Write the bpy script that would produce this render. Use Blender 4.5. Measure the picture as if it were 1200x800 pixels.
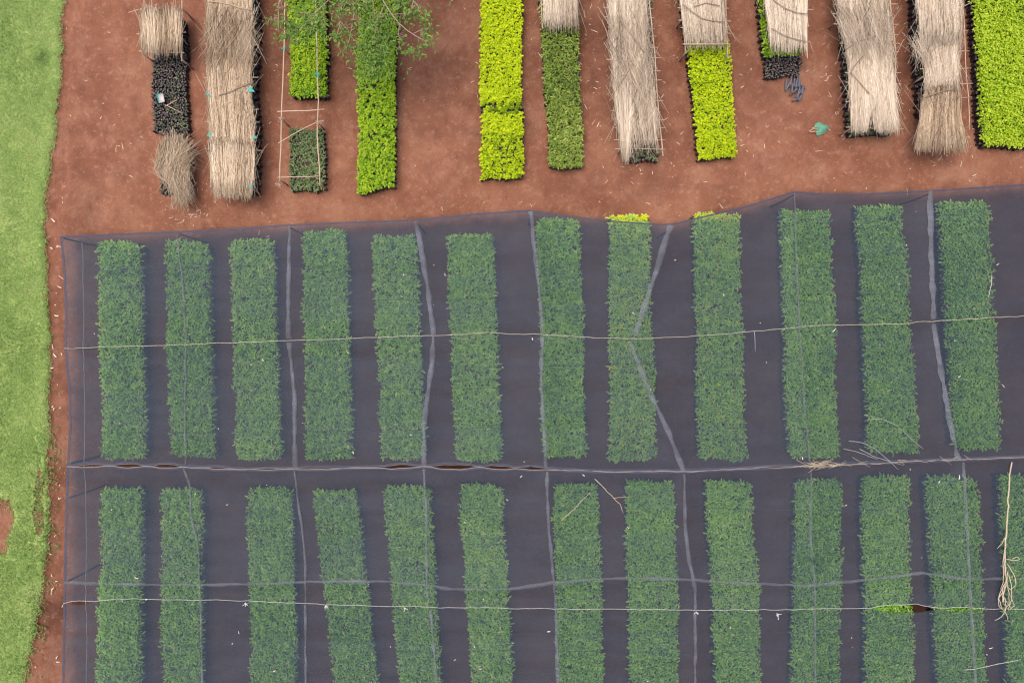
import bpy, math, random
import numpy as np
random.seed(7)
RNG = np.random.default_rng(7)
for o in list(bpy.data.objects):
    bpy.data.objects.remove(o)
SC = bpy.context.scene
COL = SC.collection

# ------------------------------------------------------------------ camera
H = 18.0                 # camera height above the ground (m)
PPM = 1200 / 26.0        # photograph pixels per metre at ground level
cam = bpy.data.cameras.new('camera'); cam_o = bpy.data.objects.new('camera', cam)
COL.objects.link(cam_o)
cam_o.location = (0, 0, H); cam_o.rotation_euler = (0, 0, 0)
cam.sensor_width = 36; cam.lens = 36 * H / 26.0
cam.clip_start = 0.1; cam.clip_end = 500
SC.camera = cam_o

# ------------------------------------------------------------------ world, sun, exposure
SUN_ELEV, SUN_AZ = math.radians(76), math.radians(-70)    # azimuth measured from +Y towards +X
w = bpy.data.worlds.new('World'); SC.world = w; w.use_nodes = True
nt = w.node_tree; nt.nodes.clear()
sky = nt.nodes.new('ShaderNodeTexSky'); sky.sky_type = 'NISHITA'; sky.sun_disc = False
sky.sun_elevation = SUN_ELEV; sky.sun_rotation = SUN_AZ
sky.air_density = 1.0; sky.dust_density = 6.0; sky.ozone_density = 0.6
bg = nt.nodes.new('ShaderNodeBackground'); bg.inputs[1].default_value = 0.13
wo = nt.nodes.new('ShaderNodeOutputWorld')
nt.links.new(sky.outputs[0], bg.inputs[0]); nt.links.new(bg.outputs[0], wo.inputs[0])
sun = bpy.data.lights.new('sun', 'SUN'); sun.energy = 1.1; sun.angle = math.radians(45); sun.color = (1, .95, .88)
sun_o = bpy.data.objects.new('sun', sun); COL.objects.link(sun_o)
from mathutils import Vector
sd = Vector((math.cos(SUN_ELEV) * math.sin(SUN_AZ), math.cos(SUN_ELEV) * math.cos(SUN_AZ), math.sin(SUN_ELEV)))
sun_o.rotation_euler = sd.to_track_quat('Z', 'Y').to_euler(); sun_o.location = sd * 60
SC.view_settings.view_transform = 'Standard'; SC.view_settings.look = 'None'
SC.view_settings.gamma = 1; SC.view_settings.use_curve_mapping = False
SC.view_settings.exposure = 0.60
SC.render.engine = 'CYCLES'
SC.cycles.max_bounces = 8; SC.cycles.transparent_max_bounces = 16; SC.cycles.use_denoising = True; SC.cycles.filter_width = 1.2

# ------------------------------------------------------------------ helpers
def P(px, py, z=0.0):
    """a point of the nursery at height z from where it shows in the photograph"""
    s = (H - z) / H / PPM
    return np.array([(px - 600) * s, (400 - py) * s, z])
def PL(pts, z=0.0): return np.array([P(a, b, z) for a, b in pts])

def link(o, parent=None):
    COL.objects.link(o)
    if parent is not None: o.parent = parent
    return o
def tag(o, label, cat, group=None, kind=None):
    if label: o['label'] = label
    if cat: o['category'] = cat
    if group: o['group'] = group
    if kind: o['kind'] = kind
    return o
def thing(name, label, cat, loc, group=None):
    e = bpy.data.objects.new(name, None); e.empty_display_size = .2
    e.location = loc; link(e); tag(e, label, cat, group); return e

def np_mesh(name, verts, faces, mat, tint=None, parent=None, smooth=False, midx=None, origin=None):
    """faces: (n,3) or (n,4) arrays, or a list of such arrays; verts in world space"""
    verts = np.asarray(verts, float)
    if origin is None:
        origin = np.array(parent.location) if parent is not None else np.zeros(3)
    me = bpy.data.meshes.new(name)
    fl = faces if isinstance(faces, list) else [faces]
    fl = [np.asarray(f, np.int32) for f in fl if len(f)]
    me.vertices.add(len(verts)); me.vertices.foreach_set('co', (verts - origin).astype(np.float32).ravel())
    loops = np.concatenate([f.ravel() for f in fl])
    tot = np.concatenate([np.full(len(f), f.shape[1], np.int32) for f in fl])
    start = np.concatenate([[0], np.cumsum(tot)[:-1]]).astype(np.int32)
    me.loops.add(len(loops)); me.loops.foreach_set('vertex_index', loops)
    me.polygons.add(len(tot)); me.polygons.foreach_set('loop_start', start)
    me.polygons.foreach_set('loop_total', tot)
    if midx is not None: me.polygons.foreach_set('material_index', np.asarray(midx, np.int32))
    if smooth: me.polygons.foreach_set('use_smooth', np.ones(len(tot), bool))
    for m in (mat if isinstance(mat, (list, tuple)) else [mat]): me.materials.append(m)
    if tint is not None:
        a = me.attributes.new('tint', 'FLOAT', 'POINT'); a.data.foreach_set('value', np.asarray(tint, np.float32))
    me.update(); me.validate()
    o = bpy.data.objects.new(name, me)
    if parent is None: o.location = origin
    return link(o, parent)

def vnoise(x, y, seed=0):
    """smooth value noise, -1..1"""
    x = np.asarray(x, float); y = np.asarray(y, float)
    xi = np.floor(x).astype(np.int64); yi = np.floor(y).astype(np.int64)
    fx = x - xi; fy = y - yi
    fx = fx * fx * (3 - 2 * fx); fy = fy * fy * (3 - 2 * fy)
    def h(a, b):
        n = (a * 374761393 + b * 668265263 + seed * 974634777) & 0x7fffffff
        n = ((n ^ (n >> 13)) * 1274126177) & 0x7fffffff
        return ((n ^ (n >> 16)) & 0xffff) / 32767.5 - 1
    return (h(xi, yi) * (1 - fx) + h(xi + 1, yi) * fx) * (1 - fy) + (h(xi, yi + 1) * (1 - fx) + h(xi + 1, yi + 1) * fx) * fy
def fbm(x, y, seed=0, n=3):
    r = 0; a = 1
    for k in range(n):
        r = r + a * vnoise(x * 2 ** k, y * 2 ** k, seed + k * 17); a *= .5
    return r / 1.75

def resample(pts, step):
    pts = np.asarray(pts, float)
    d = np.r_[0, np.cumsum(np.linalg.norm(np.diff(pts, axis=0), axis=1))]
    n = max(2, int(d[-1] / step) + 1); t = np.linspace(0, d[-1], n)
    return np.stack([np.interp(t, d, pts[:, k]) for k in range(pts.shape[1])], 1)

def tube_data(pts, r0, r1=None, sides=6, wob=0.0, step=None):
    pts = np.asarray(pts, float)
    if step: pts = resample(pts, step)
    n = len(pts); r1 = r0 if r1 is None else r1
    if wob: pts = pts + RNG.normal(0, wob, pts.shape) * np.r_[0, np.ones(max(n - 2, 0)), 0][:n, None]
    tan = np.gradient(pts, axis=0); tan /= np.linalg.norm(tan, axis=1)[:, None] + 1e-9
    up = np.where(np.abs(tan[:, 2:3]) > .9, [[1., 0, 0]], [[0., 0, 1]])
    a = np.cross(tan, up); a /= np.linalg.norm(a, axis=1)[:, None] + 1e-9
    b = np.cross(tan, a); rr = np.linspace(r0, r1, n)[:, None, None]
    th = np.linspace(0, 2 * np.pi, sides, endpoint=False)
    V = pts[:, None] + rr * (np.cos(th)[None, :, None] * a[:, None] + np.sin(th)[None, :, None] * b[:, None])
    i = np.arange(n - 1)[:, None] * sides; j = np.arange(sides)[None]; k = (j + 1) % sides
    F = np.stack([i + j, i + k, i + sides + k, i + sides + j], -1).reshape(-1, 4)
    V = V.reshape(-1, 3)
    c0, c1 = len(V), len(V) + 1
    V = np.vstack([V, pts[0], pts[-1]])
    j = np.arange(sides); k = (j + 1) % sides; e = (n - 1) * sides
    T = np.vstack([np.stack([np.full(sides, c0), k, j], 1), np.stack([np.full(sides, c1), e + j, e + k], 1)])
    return V, F, T
class Bag:
    """collects tubes / pieces into one mesh"""
    def __init__(s): s.v = []; s.f = {3: [], 4: []}; s.n = 0
    def add(s, V, *Fs):
        for F in Fs:
            F = np.asarray(F); s.f[F.shape[1]].append(F + s.n)
        s.v.append(np.asarray(V)); s.n += len(V)
    def build(s, name, mat, parent=None, **k):
        return np_mesh(name, np.vstack(s.v), [np.vstack(x) for x in (s.f[4], s.f[3]) if x], mat, parent=parent, **k)
def tube(name, pts, r0, mat, parent=None, r1=None, sides=6, wob=0.0, step=None):
    b = Bag(); b.add(*tube_data(pts, r0, r1, sides, wob, step))
    o = np.array(parent.location) if parent is not None else np.asarray(pts[0], float)
    return b.build(name, mat, parent, smooth=True, origin=o)

# ------------------------------------------------------------------ materials
def new_mat(name):
    m = bpy.data.materials.new(name); m.use_nodes = True; m.node_tree.nodes.clear()
    return m, m.node_tree.nodes, m.node_tree.links
def ramp(N, cols, pos=None):
    r = N.new('ShaderNodeValToRGB'); e = r.color_ramp.elements
    pos = pos or [i / (len(cols) - 1) for i in range(len(cols))]
    while len(e) < len(cols): e.new(.5)
    for k, c in enumerate(cols): e[k].position = pos[k]; e[k].color = (*c, 1)
    return r
def leaf_mat(name, cols, pos=None, trans=.3, rough=.55):
    m, N, L = new_mat(name)
    at = N.new('ShaderNodeAttribute'); at.attribute_name = 'tint'
    r = ramp(N, cols, pos); L.new(at.outputs['Fac'], r.inputs[0])
    p = N.new('ShaderNodeBsdfPrincipled'); p.inputs['Roughness'].default_value = rough
    p.inputs['Specular IOR Level'].default_value = .3
    t = N.new('ShaderNodeBsdfTranslucent'); mx = N.new('ShaderNodeMixShader'); mx.inputs[0].default_value = trans
    L.new(r.outputs[0], p.inputs['Base Color']); L.new(r.outputs[0], t.inputs[0])
    o = N.new('ShaderNodeOutputMaterial')
    L.new(p.outputs[0], mx.inputs[1]); L.new(t.outputs[0], mx.inputs[2]); L.new(mx.outputs[0], o.inputs[0])
    return m
def noise_mat(name, cols, scale=8, rough=.85, bump=0.0, bscale=40, stretch=(1, 1, 1), tint=False, spec=.2, detail=4, pos=None):
    m, N, L = new_mat(name)
    p = N.new('ShaderNodeBsdfPrincipled'); p.inputs['Roughness'].default_value = rough
    p.inputs['Specular IOR Level'].default_value = spec
    r = ramp(N, cols, pos)
    if tint:
        at = N.new('ShaderNodeAttribute'); at.attribute_name = 'tint'; L.new(at.outputs['Fac'], r.inputs[0])
    else:
        tc = N.new('ShaderNodeTexCoord'); mp = N.new('ShaderNodeMapping'); mp.inputs['Scale'].default_value = stretch
        L.new(tc.outputs['Object'], mp.inputs[0])
        n = N.new('ShaderNodeTexNoise'); n.inputs['Scale'].default_value = scale; n.inputs['Detail'].default_value = detail
        L.new(mp.outputs[0], n.inputs['Vector']); L.new(n.outputs[0], r.inputs[0])
        if bump:
            n2 = N.new('ShaderNodeTexNoise'); n2.inputs['Scale'].default_value = bscale; n2.inputs['Detail'].default_value = 6
            L.new(mp.outputs[0], n2.inputs['Vector'])
            b = N.new('ShaderNodeBump'); b.inputs['Strength'].default_value = bump; b.inputs['Distance'].default_value = .05
            L.new(n2.outputs[0], b.inputs['Height']); L.new(b.outputs[0], p.inputs['Normal'])
    L.new(r.outputs[0], p.inputs['Base Color'])
    o = N.new('ShaderNodeOutputMaterial'); L.new(p.outputs[0], o.inputs[0])
    return m

def soil_material():
    m, N, L = new_mat('red_soil')
    tc = N.new('ShaderNodeTexCoord')
    def noise(scale, detail=5, rough=.55, st=None, dist=0.0):
        n = N.new('ShaderNodeTexNoise'); n.inputs['Scale'].default_value = scale
        n.inputs['Detail'].default_value = detail; n.inputs['Roughness'].default_value = rough
        n.inputs['Distortion'].default_value = dist
        if st:
            mp = N.new('ShaderNodeMapping'); mp.inputs['Scale'].default_value = st
            L.new(tc.outputs['Object'], mp.inputs[0]); L.new(mp.outputs[0], n.inputs['Vector'])
        else: L.new(tc.outputs['Object'], n.inputs['Vector'])
        return n.outputs[0]
    def mix(fac, a, b, mode='MIX'):
        x = N.new('ShaderNodeMix'); x.data_type = 'RGBA'; x.blend_type = mode
        for s, v in ((0, fac), (6, a), (7, b)):
            if isinstance(v, (int, float)): x.inputs[s].default_value = v
            elif isinstance(v, tuple): x.inputs[s].default_value = (*v, 1)
            else: L.new(v, x.inputs[s])
        return x.outputs[2]
    def rmp(v, lo, hi):
        x = N.new('ShaderNodeMapRange'); x.inputs[1].default_value = lo; x.inputs[2].default_value = hi
        L.new(v, x.inputs[0]); return x.outputs[0]
    base = ramp(N, [(.165, .064, .038), (.235, .097, .058), (.30, .138, .086)], [.30, .5, .70])
    L.new(noise(.5, 7, .66, dist=.1), base.inputs[0])
    c = mix(rmp(noise(1.5, 7, .68, dist=.15), .48, .78), base.outputs[0], (.345, .172, .110))      # trodden paler dust
    c = mix(rmp(noise(2.6, 6, .68, st=(1.2, .7, 1), dist=.1), .54, .76), c, (.165, .066, .040))     # darker crumbs
    fine = mix(rmp(noise(8, 5, .6), .55, .75), c, (.33, .185, .13))
    fine = mix(rmp(noise(22, 3, .6), .58, .74), fine, (.18, .086, .06))
    c = mix(.85, c, fine)
    c = mix(rmp(noise(40, 2, .5), .66, .75), c, (.42, .28, .21))                                  # grit
    da = N.new('ShaderNodeAttribute'); da.attribute_name = 'damp_shade'
    wet_shade = N.new('ShaderNodeMix'); wet_shade.data_type = 'RGBA'; wet_shade.blend_type = 'MULTIPLY'; L.new(da.outputs['Fac'], wet_shade.inputs[0])
    L.new(c, wet_shade.inputs[6]); wet_shade.inputs[7].default_value = (.27, .29, .34, 1); c = wet_shade.outputs[2]     # soaked by daily watering, with the net's shade painted in
    p = N.new('ShaderNodeBsdfPrincipled'); p.inputs['Roughness'].default_value = .95
    p.inputs['Specular IOR Level'].default_value = .1
    L.new(c, p.inputs['Base Color'])
    b1 = N.new('ShaderNodeBump'); b1.inputs['Strength'].default_value = .7; b1.inputs['Distance'].default_value = .05
    L.new(noise(11, 8, .65), b1.inputs['Height'])
    b2 = N.new('ShaderNodeBump'); b2.inputs['Strength'].default_value = .3; b2.inputs['Distance'].default_value = .02
    L.new(noise(45, 5, .65), b2.inputs['Height']); L.new(b1.outputs[0], b2.inputs['Normal'])
    L.new(b2.outputs[0], p.inputs['Normal'])
    o = N.new('ShaderNodeOutputMaterial'); L.new(p.outputs[0], o.inputs[0])
    return m

def net_material(name, cov, col, var=.06):
    """woven shade cloth: threads (diffuse, a little sheen) and open holes; the weave is finer than a pixel"""
    m, N, L = new_mat(name)
    tc = N.new('ShaderNodeTexCoord'); mp = N.new('ShaderNodeMapping'); mp.inputs['Scale'].default_value = (.5, 2.6, 1)
    L.new(tc.outputs['Object'], mp.inputs[0])
    n = N.new('ShaderNodeTexNoise'); n.inputs['Scale'].default_value = 1.6; n.inputs['Detail'].default_value = 6
    n.inputs['Distortion'].default_value = .4
    L.new(mp.outputs[0], n.inputs['Vector'])
    r = N.new('ShaderNodeMapRange'); r.inputs[1].default_value = .36; r.inputs[2].default_value = .64
    r.inputs[3].default_value = cov - var; r.inputs[4].default_value = cov + var
    mp2 = N.new('ShaderNodeMapping'); mp2.inputs['Scale'].default_value = (.05, 1.1, 1); L.new(tc.outputs['Object'], mp2.inputs[0])
    n2 = N.new('ShaderNodeTexNoise'); n2.inputs['Scale'].default_value = 1.4; n2.inputs['Detail'].default_value = 3; L.new(mp2.outputs[0], n2.inputs['Vector'])   # bands of looser weave
    av = N.new('ShaderNodeMath'); av.operation = 'MULTIPLY_ADD'; av.inputs[1].default_value = .5; L.new(n.outputs[0], av.inputs[0])
    hv = N.new('ShaderNodeMath'); hv.operation = 'MULTIPLY'; hv.inputs[1].default_value = .5; L.new(n2.outputs[0], hv.inputs[0]); L.new(hv.outputs[0], av.inputs[2])
    L.new(av.outputs[0], r.inputs[0])
    d = N.new('ShaderNodeBsdfDiffuse'); d.inputs[0].default_value = (*col, 1)
    g = N.new('ShaderNodeBsdfGlossy'); g.inputs['Roughness'].default_value = .6; g.inputs[0].default_value = (.7, .75, .9, 1)
    dg = N.new('ShaderNodeMixShader'); dg.inputs[0].default_value = .03
    L.new(d.outputs[0], dg.inputs[1]); L.new(g.outputs[0], dg.inputs[2])
    t = N.new('ShaderNodeBsdfTransparent')
    mx = N.new('ShaderNodeMixShader'); L.new(r.outputs[0], mx.inputs[0])
    L.new(t.outputs[0], mx.inputs[1]); L.new(dg.outputs[0], mx.inputs[2])
    o = N.new('ShaderNodeOutputMaterial'); L.new(mx.outputs[0], o.inputs[0])
    return m

M = {}
M['soil'] = soil_material()
M['lawn'] = noise_mat('lawn_thatch', [(.22, .19, .09), (.29, .36, .11), (.36, .44, .145)], 5, 1, .5, 30, pos=[.2, .45, .8])
M['grass'] = leaf_mat('grass_blade', [(.14, .24, .06), (.31, .46, .135), (.45, .58, .20), (.62, .62, .32)], [0, .4, .82, 1], .4)
M['verge'] = leaf_mat('verge_leaf', [(.08, .15, .04), (.17, .30, .07), (.30, .42, .12)], None, .3)
M['net'] = net_material('shade_net_cloth', .45, (.048, .066, .092), .065)
M['pleat'] = net_material('shade_net_pleat', .50, (.165, .175, .205), .22)
M['hem'] = net_material('shade_net_hem', .82, (.05, .055, .085), .1)
M['lime'] = leaf_mat('lime_leaf', [(.09, .20, .012), (.25, .43, .015), (.36, .54, .02), (.48, .60, .035)], [0, .35, .7, 1])
M['yellow'] = leaf_mat('yellow_lime_leaf', [(.17, .27, .004), (.42, .56, .004), (.55, .67, .005), (.64, .72, .012)], [0, .3, .7, 1])
M['fresh'] = leaf_mat('fresh_green_leaf', [(.13, .24, .012), (.32, .49, .016), (.45, .60, .025), (.58, .68, .06)], [0, .35, .75, 1])
M['olive'] = leaf_mat('olive_leaf', [(.08, .14, .02), (.21, .31, .045), (.36, .45, .08), (.52, .55, .18)], [0, .4, .8, 1])
M['grey'] = leaf_mat('greygreen_leaf', [(.06, .11, .04), (.16, .25, .09), (.28, .37, .16), (.42, .44, .25)], [0, .4, .8, 1])
M['shade'] = leaf_mat('shaded_seedling_leaf', [(.11, .30, .045), (.30, .60, .085), (.50, .78, .15), (.68, .85, .27)], [0, .4, .82, 1], .42)
M['tip'] = leaf_mat('shaded_seedling_leaf_yellow_tip', [(.13, .31, .07), (.31, .59, .12), (.50, .74, .18), (.74, .80, .05)], [0, .4, .75, 1], .42)
M['tree'] = leaf_mat('tree_leaflet', [(.07, .14, .025), (.15, .27, .05), (.26, .38, .08), (.42, .44, .11)], [0, .4, .85, 1], .3)
M['bag'] = noise_mat('black_plastic_bag', [(.012, .012, .02), (.03, .028, .045)], 20, .4, spec=.4)
M['potsoil'] = noise_mat('potting_soil', [(.04, .034, .036), (.11, .095, .09), (.42, .36, .32)], 30, 1, .4, 90, pos=[.35, .56, .72])
M['straw'] = noise_mat('dry_straw', [(.17, .115, .075), (.42, .315, .215), (.57, .45, .325), (.73, .62, .48)], tint=True, rough=.7, pos=[0, .25, .7, 1])
M['palestraw'] = noise_mat('weathered_straw', [(.16, .122, .09), (.44, .355, .268), (.60, .50, .395), (.77, .675, .55)], tint=True, rough=.7, pos=[0, .25, .7, 1])
M['cane'] = noise_mat('cane_pole', [(.40, .27, .18), (.62, .46, .34)], 14, .7, stretch=(1, 1, 1))
M['stick'] = noise_mat('grey_brown_stick', [(.22, .15, .115), (.38, .28, .225)], 10, .85)
M['post'] = noise_mat('dark_post_wood', [(.02, .018, .018), (.05, .045, .045)], 9, .9)
M['rope'] = noise_mat('sisal_rope', [(.30, .27, .22), (.52, .47, .40)], 6, .9)
M['tape'] = noise_mat('faded_orange_tape', [(.42, .27, .15), (.36, .34, .31)], 1.5, .9)
M['string'] = noise_mat('white_string', [(.34, .34, .35), (.60, .60, .60)], 8, .8)
M['cord'] = noise_mat('dark_cord', [(.09, .09, .10), (.26, .25, .25)], 3, .8)
M['wire'] = noise_mat('grey_wire', [(.20, .20, .21), (.36, .36, .37)], 4, .6)
M['teal'] = noise_mat('teal_plastic', [(.03, .25, .22), (.09, .46, .40)], 9, .5)
M['tealcloth'] = noise_mat('green_sacking', [(.06, .22, .14), (.20, .42, .30)], 22, .85, .4, 60)
M['tubes'] = noise_mat('grey_tube_plastic', [(.05, .055, .075), (.19, .20, .24)], 25, .5)
M['white'] = noise_mat('white_card', [(.42, .38, .37), (.58, .53, .52)], 12, .7)
M['vine'] = noise_mat('dry_vine', [(.38, .30, .21), (.60, .51, .38)], 5, .8)
M['litter'] = noise_mat('litter', [(.50, .36, .25), (.66, .50, .37), (.80, .72, .62)], tint=True, rough=.9)
M['bark'] = noise_mat('pale_bark', [(.26, .17, .13), (.46, .33, .26)], 12, .9)

# ------------------------------------------------------------------ ground
def axis(lo, hi, fine, far):
    a = np.arange(lo, hi + 1e-6, fine)
    e = np.geomspace(1, far, 12)
    return np.r_[(lo - e)[::-1], a, hi + e]
LAWN_EDGE = [(80, -120), (75, 0), (73, 60), (70, 110), (66, 150), (60, 190), (55, 230), (53, 260), (55, 300), (56, 360), (57, 430),
             (57, 500), (56, 545), (60, 590), (57, 630), (53, 670), (47, 700), (41, 740), (34, 775), (28, 800), (12, 920)]
EDGE_W = PL(LAWN_EDGE)
def edge_x(y):
    return np.interp(y, EDGE_W[::-1, 1], EDGE_W[::-1, 0]) + .06 * fbm(y * 2.1, y * 0 + 3, 5) + .035 * vnoise(y * 9, y * 0, 9)
gx, gy = axis(-16, 16, .09, 70), axis(-12, 12, .09, 70)
X, Y = np.meshgrid(gx, gy)
near = (np.abs(X) < 16) & (np.abs(Y) < 12)
Zg = np.where(near, .025 * fbm(X * .7, Y * .7, 1) + .014 * fbm(X * 2.6, Y * 2.6, 4), 0)
# a worn lip beside the lawn and a shallow wheel rut
dl = X - edge_x(Y)
def lip(x, y): return .045 * np.exp(-((x - edge_x(y) + .12) / .16) ** 2)
rut = np.exp(-((dl - .4) / .32) ** 2) * (.05 * fbm(X * 4.5, Y * .8, 15) + .02 * vnoise(X * 8, Y * 3, 16))
Zg = Zg + np.where(near, lip(X, Y) - .03 * np.exp(-((dl - .2) / .13) ** 2) + .02 * np.exp(-((dl - .5) / .1) ** 2) + rut, 0) - .03
def ground_z(x, y):
    return .025 * fbm(x * .7, y * .7, 1) + .014 * fbm(x * 2.6, y * 2.6, 4) - .03
ny, nx = X.shape
ii = np.arange(ny - 1)[:, None] * nx + np.arange(nx - 1)[None]
F = np.stack([ii, ii + 1, ii + nx + 1, ii + nx], -1).reshape(-1, 4)
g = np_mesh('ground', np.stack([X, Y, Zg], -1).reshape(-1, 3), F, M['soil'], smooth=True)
# soil is moist round the watered beds, net shade painted in up to the hem, dry on the path and the lawn side
pxg, pyg = X * PPM + 600, 400 - Y * PPM
nz = 14 * fbm(X * 1.2, Y * 1.2, 201) + 6 * fbm(X * 5, Y * 5, 202)
st = lambda t: np.clip(t, 0, 1) ** 2 * (3 - 2 * np.clip(t, 0, 1))
wet_netshade = st((pyg - np.interp(pxg, [71, 210, 340, 488, 620, 785, 880, 930, 1090, 1200], [277, 271, 263, 257, 246, 263, 240, 224, 223, 216]) + 6 + nz * .25) / 20) * st((pxg - 72 + nz * .3) / 26)
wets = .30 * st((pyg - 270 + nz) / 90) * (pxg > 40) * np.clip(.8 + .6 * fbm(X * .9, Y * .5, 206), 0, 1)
wetb = .30 * st((178 - pyg + nz * 2) / 70) * st((pxg - 225 + nz * 2) / 60) * np.clip(.8 + .6 * fbm(X * .8, Y * .8, 203), 0, 1)
da_ = g.data.attributes.new('damp_shade', 'FLOAT', 'POINT'); da_.data.foreach_set('value', np.clip(np.maximum(np.maximum(wet_netshade, wetb), wets) + .30 * st((fbm(X * .55, Y * .75, 207) + .25 * fbm(X * 4, Y * 4, 208) - .12) / .5) + .16 * st((fbm(X * 2.2, Y * 2.8, 209) - .15) / .5) + .08 * fbm(X * 2, Y * 2, 204), 0, 1).astype(np.float32).ravel())
tag(g, 'bare red soil of the nursery yard', None, kind='structure')

# lawn sheet with ragged edge and one bare patch
def bare(x, y):
    a = P(-2, 612); b = P(46, 590)
    r = np.exp(-(((x - a[0]) / .42) ** 2 + ((y - a[1]) / .75) ** 2)) * 1.6
    r = r + 1.2 * np.exp(-(((x - b[0]) / .22) ** 2 + ((y - b[1] + .1) / 1.7) ** 2))
    return r + .5 * fbm(x * 3, y * 3, 31) * np.clip(r * 2 + .3, 0, 1)
rows = np.arange(-20, 20.01, .1); cols = np.linspace(0, 1, 170) ** .55
lx, ly = [], []
for yv in rows:
    e = float(edge_x(np.array([yv]))[0]); lx.append(-24 + (e + 24) * cols); ly.append(np.full(len(cols), yv))
LX, LY = np.array(lx), np.array(ly)
LZ = ground_z(LX, LY) + .025 + .012 * fbm(LX * 3, LY * 3, 8) + lip(LX, LY) - .008
LZ[:, -1] -= .05; LZ[:, -2] -= .02
n2 = len(cols); i2 = np.arange(len(rows) - 1)[:, None] * n2 + np.arange(n2 - 1)[None]
LF = np.stack([i2, i2 + 1, i2 + n2 + 1, i2 + n2], -1).reshape(-1, 4)
cxm, cym = LX.ravel()[LF].mean(1), LY.ravel()[LF].mean(1)
LF = LF[bare(cxm, cym) < .75]
lw = np_mesh('lawn', np.stack([LX, LY, LZ], -1).reshape(-1, 3), LF, M['lawn'], smooth=True)
tag(lw, 'green lawn along the left side of the yard', None, kind='structure')

# grass blades
def blades(n, xr, yr, keep, ln, wd, tintf):
    x = RNG.uniform(*xr, n); y = RNG.uniform(*yr, n); k = keep(x, y); x, y = x[k], y[k]; n = len(x)
    z = ground_z(x, y) + lip(x, y) + .015; az = RNG.uniform(0, 2 * np.pi, n); l = RNG.uniform(*ln, n); lean = RNG.uniform(.6, 1.3, n)
    d = np.stack([np.cos(az), np.sin(az)], 1); s = np.stack([-d[:, 1], d[:, 0]], 1) * RNG.uniform(*wd, n)[:, None]
    b = np.stack([x, y], 1); t = b + d * (l * np.sin(lean))[:, None]; mdl = b + d * (l * np.sin(lean) * .4)[:, None]
    zt, zm = z + l * np.cos(lean), z + l * np.cos(lean) * .62
    V = np.stack([np.c_[b - s * .6, z], np.c_[b + s * .6, z], np.c_[mdl + s, zm], np.c_[mdl - s, zm], np.c_[t, zt]], 1).reshape(-1, 3)
    i = np.arange(n)[:, None] * 5
    return V, i + np.array([[0, 1, 2, 3]]), i + np.array([[3, 2, 4]]), np.repeat(tintf(x, y, n), 5)
def keep_lawn(x, y):
    dx = edge_x(y) + .05 - x
    dens = np.clip(dx / .06, 0, 1) * np.clip(1.15 - bare(x, y), 0, 1) * np.clip(1.1 + .5 * fbm(x * 1.6, y * 1.6, 21), .25, 1)
    return RNG.uniform(0, 1, len(x)) < dens
def lawn_tint(x, y, n):
    # dry yellowish patches
    c = P(51, 68); dark = .6 * np.exp(-(((x - c[0]) / .24) ** 2 + ((y - c[1]) / .22) ** 2))
    return np.clip(.50 + .42 * fbm(x * .9, y * .6, 12) + .16 * fbm(x * 4, y * 4, 13) - dark + .22 * np.clip(fbm(x * .5 + 9, y * .35, 14) - .1, 0, 1) + RNG.normal(0, .17, n), 0, 1)
xe = float(P(82, 400)[0])
V, F4, F3, T = blades(210000, (-15.0, xe), (-9.8, 9.8), keep_lawn, (.035, .08), (.005, .010), lawn_tint)
outer = lambda x, y: keep_lawn(x, y) & ~((x > -15) & (np.abs(y) < 9.8))
V2, G4, G3, T2 = blades(90000, (-19, xe), (-14, 14), outer, (.07, .13), (.012, .022), lawn_tint)   # beyond the picture, thinner
V, F4, F3, T = np.vstack([V, V2]), np.vstack([F4, G4 + len(V)]), np.vstack([F3, G3 + len(V)]), np.r_[T, T2]
gr = np_mesh('lawn_grass', V, [F4, F3], M['grass'], tint=T)
tag(gr, 'short mown grass covering the lawn at the left edge', 'grass', kind='stuff')
# weedy verge where the lawn breaks up beside the net
def keep_verge(x, y):
    c = edge_x(y) - .18
    d = np.exp(-((x - c) / .34) ** 2) * np.clip((y + 8.9) / .8, 0, 1) * np.clip((-2.0 - y) / .6, 0, 1)
    return RNG.uniform(0, 1, len(x)) < d * np.clip(.35 + .9 * fbm(x * 4, y * 4, 44), 0, 1)
V, F4, F3, T = blades(16000, (-13.4, xe), (-9.6, -2), keep_verge, (.05, .11), (.008, .018), lambda x, y, n: np.clip(RNG.normal(.5, .25, n), 0, 1))
vg = np_mesh('verge_weeds', V, [F4, F3], M['verge'], tint=T)
tag(vg, 'straggly weeds on the broken lawn edge beside the net', 'weeds', kind='stuff')

# ------------------------------------------------------------------ seedling beds
def leaf_batch(base, az, pitch, ln, wd, fold=.25, droop=.35):
    """folded pointed leaves: 6 verts, two quads each"""
    n = len(base)
    d = np.stack([np.cos(az) * np.cos(pitch), np.sin(az) * np.cos(pitch), np.sin(pitch)], 1)
    s = np.stack([-np.sin(az), np.cos(az), np.zeros(n)], 1)
    up = np.cross(d, s)
    V = np.empty((n, 6, 3))
    for k, (t, wf) in enumerate(((0, 0), (.33, 1), (.72, .8), (1, 0), (.72, -.8), (.33, -1))):
        c = base + d * (ln * t)[:, None]; c[:, 2] -= droop * ln * t * t
        V[:, k] = c + s * (wd * .5 * wf)[:, None] + up * (abs(wf) * wd * fold)[:, None]
    i = np.arange(n)[:, None] * 6
    return V.reshape(-1, 3), np.concatenate([i + np.array([[0, 1, 2, 3]]), i + np.array([[0, 3, 4, 5]])])

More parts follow.
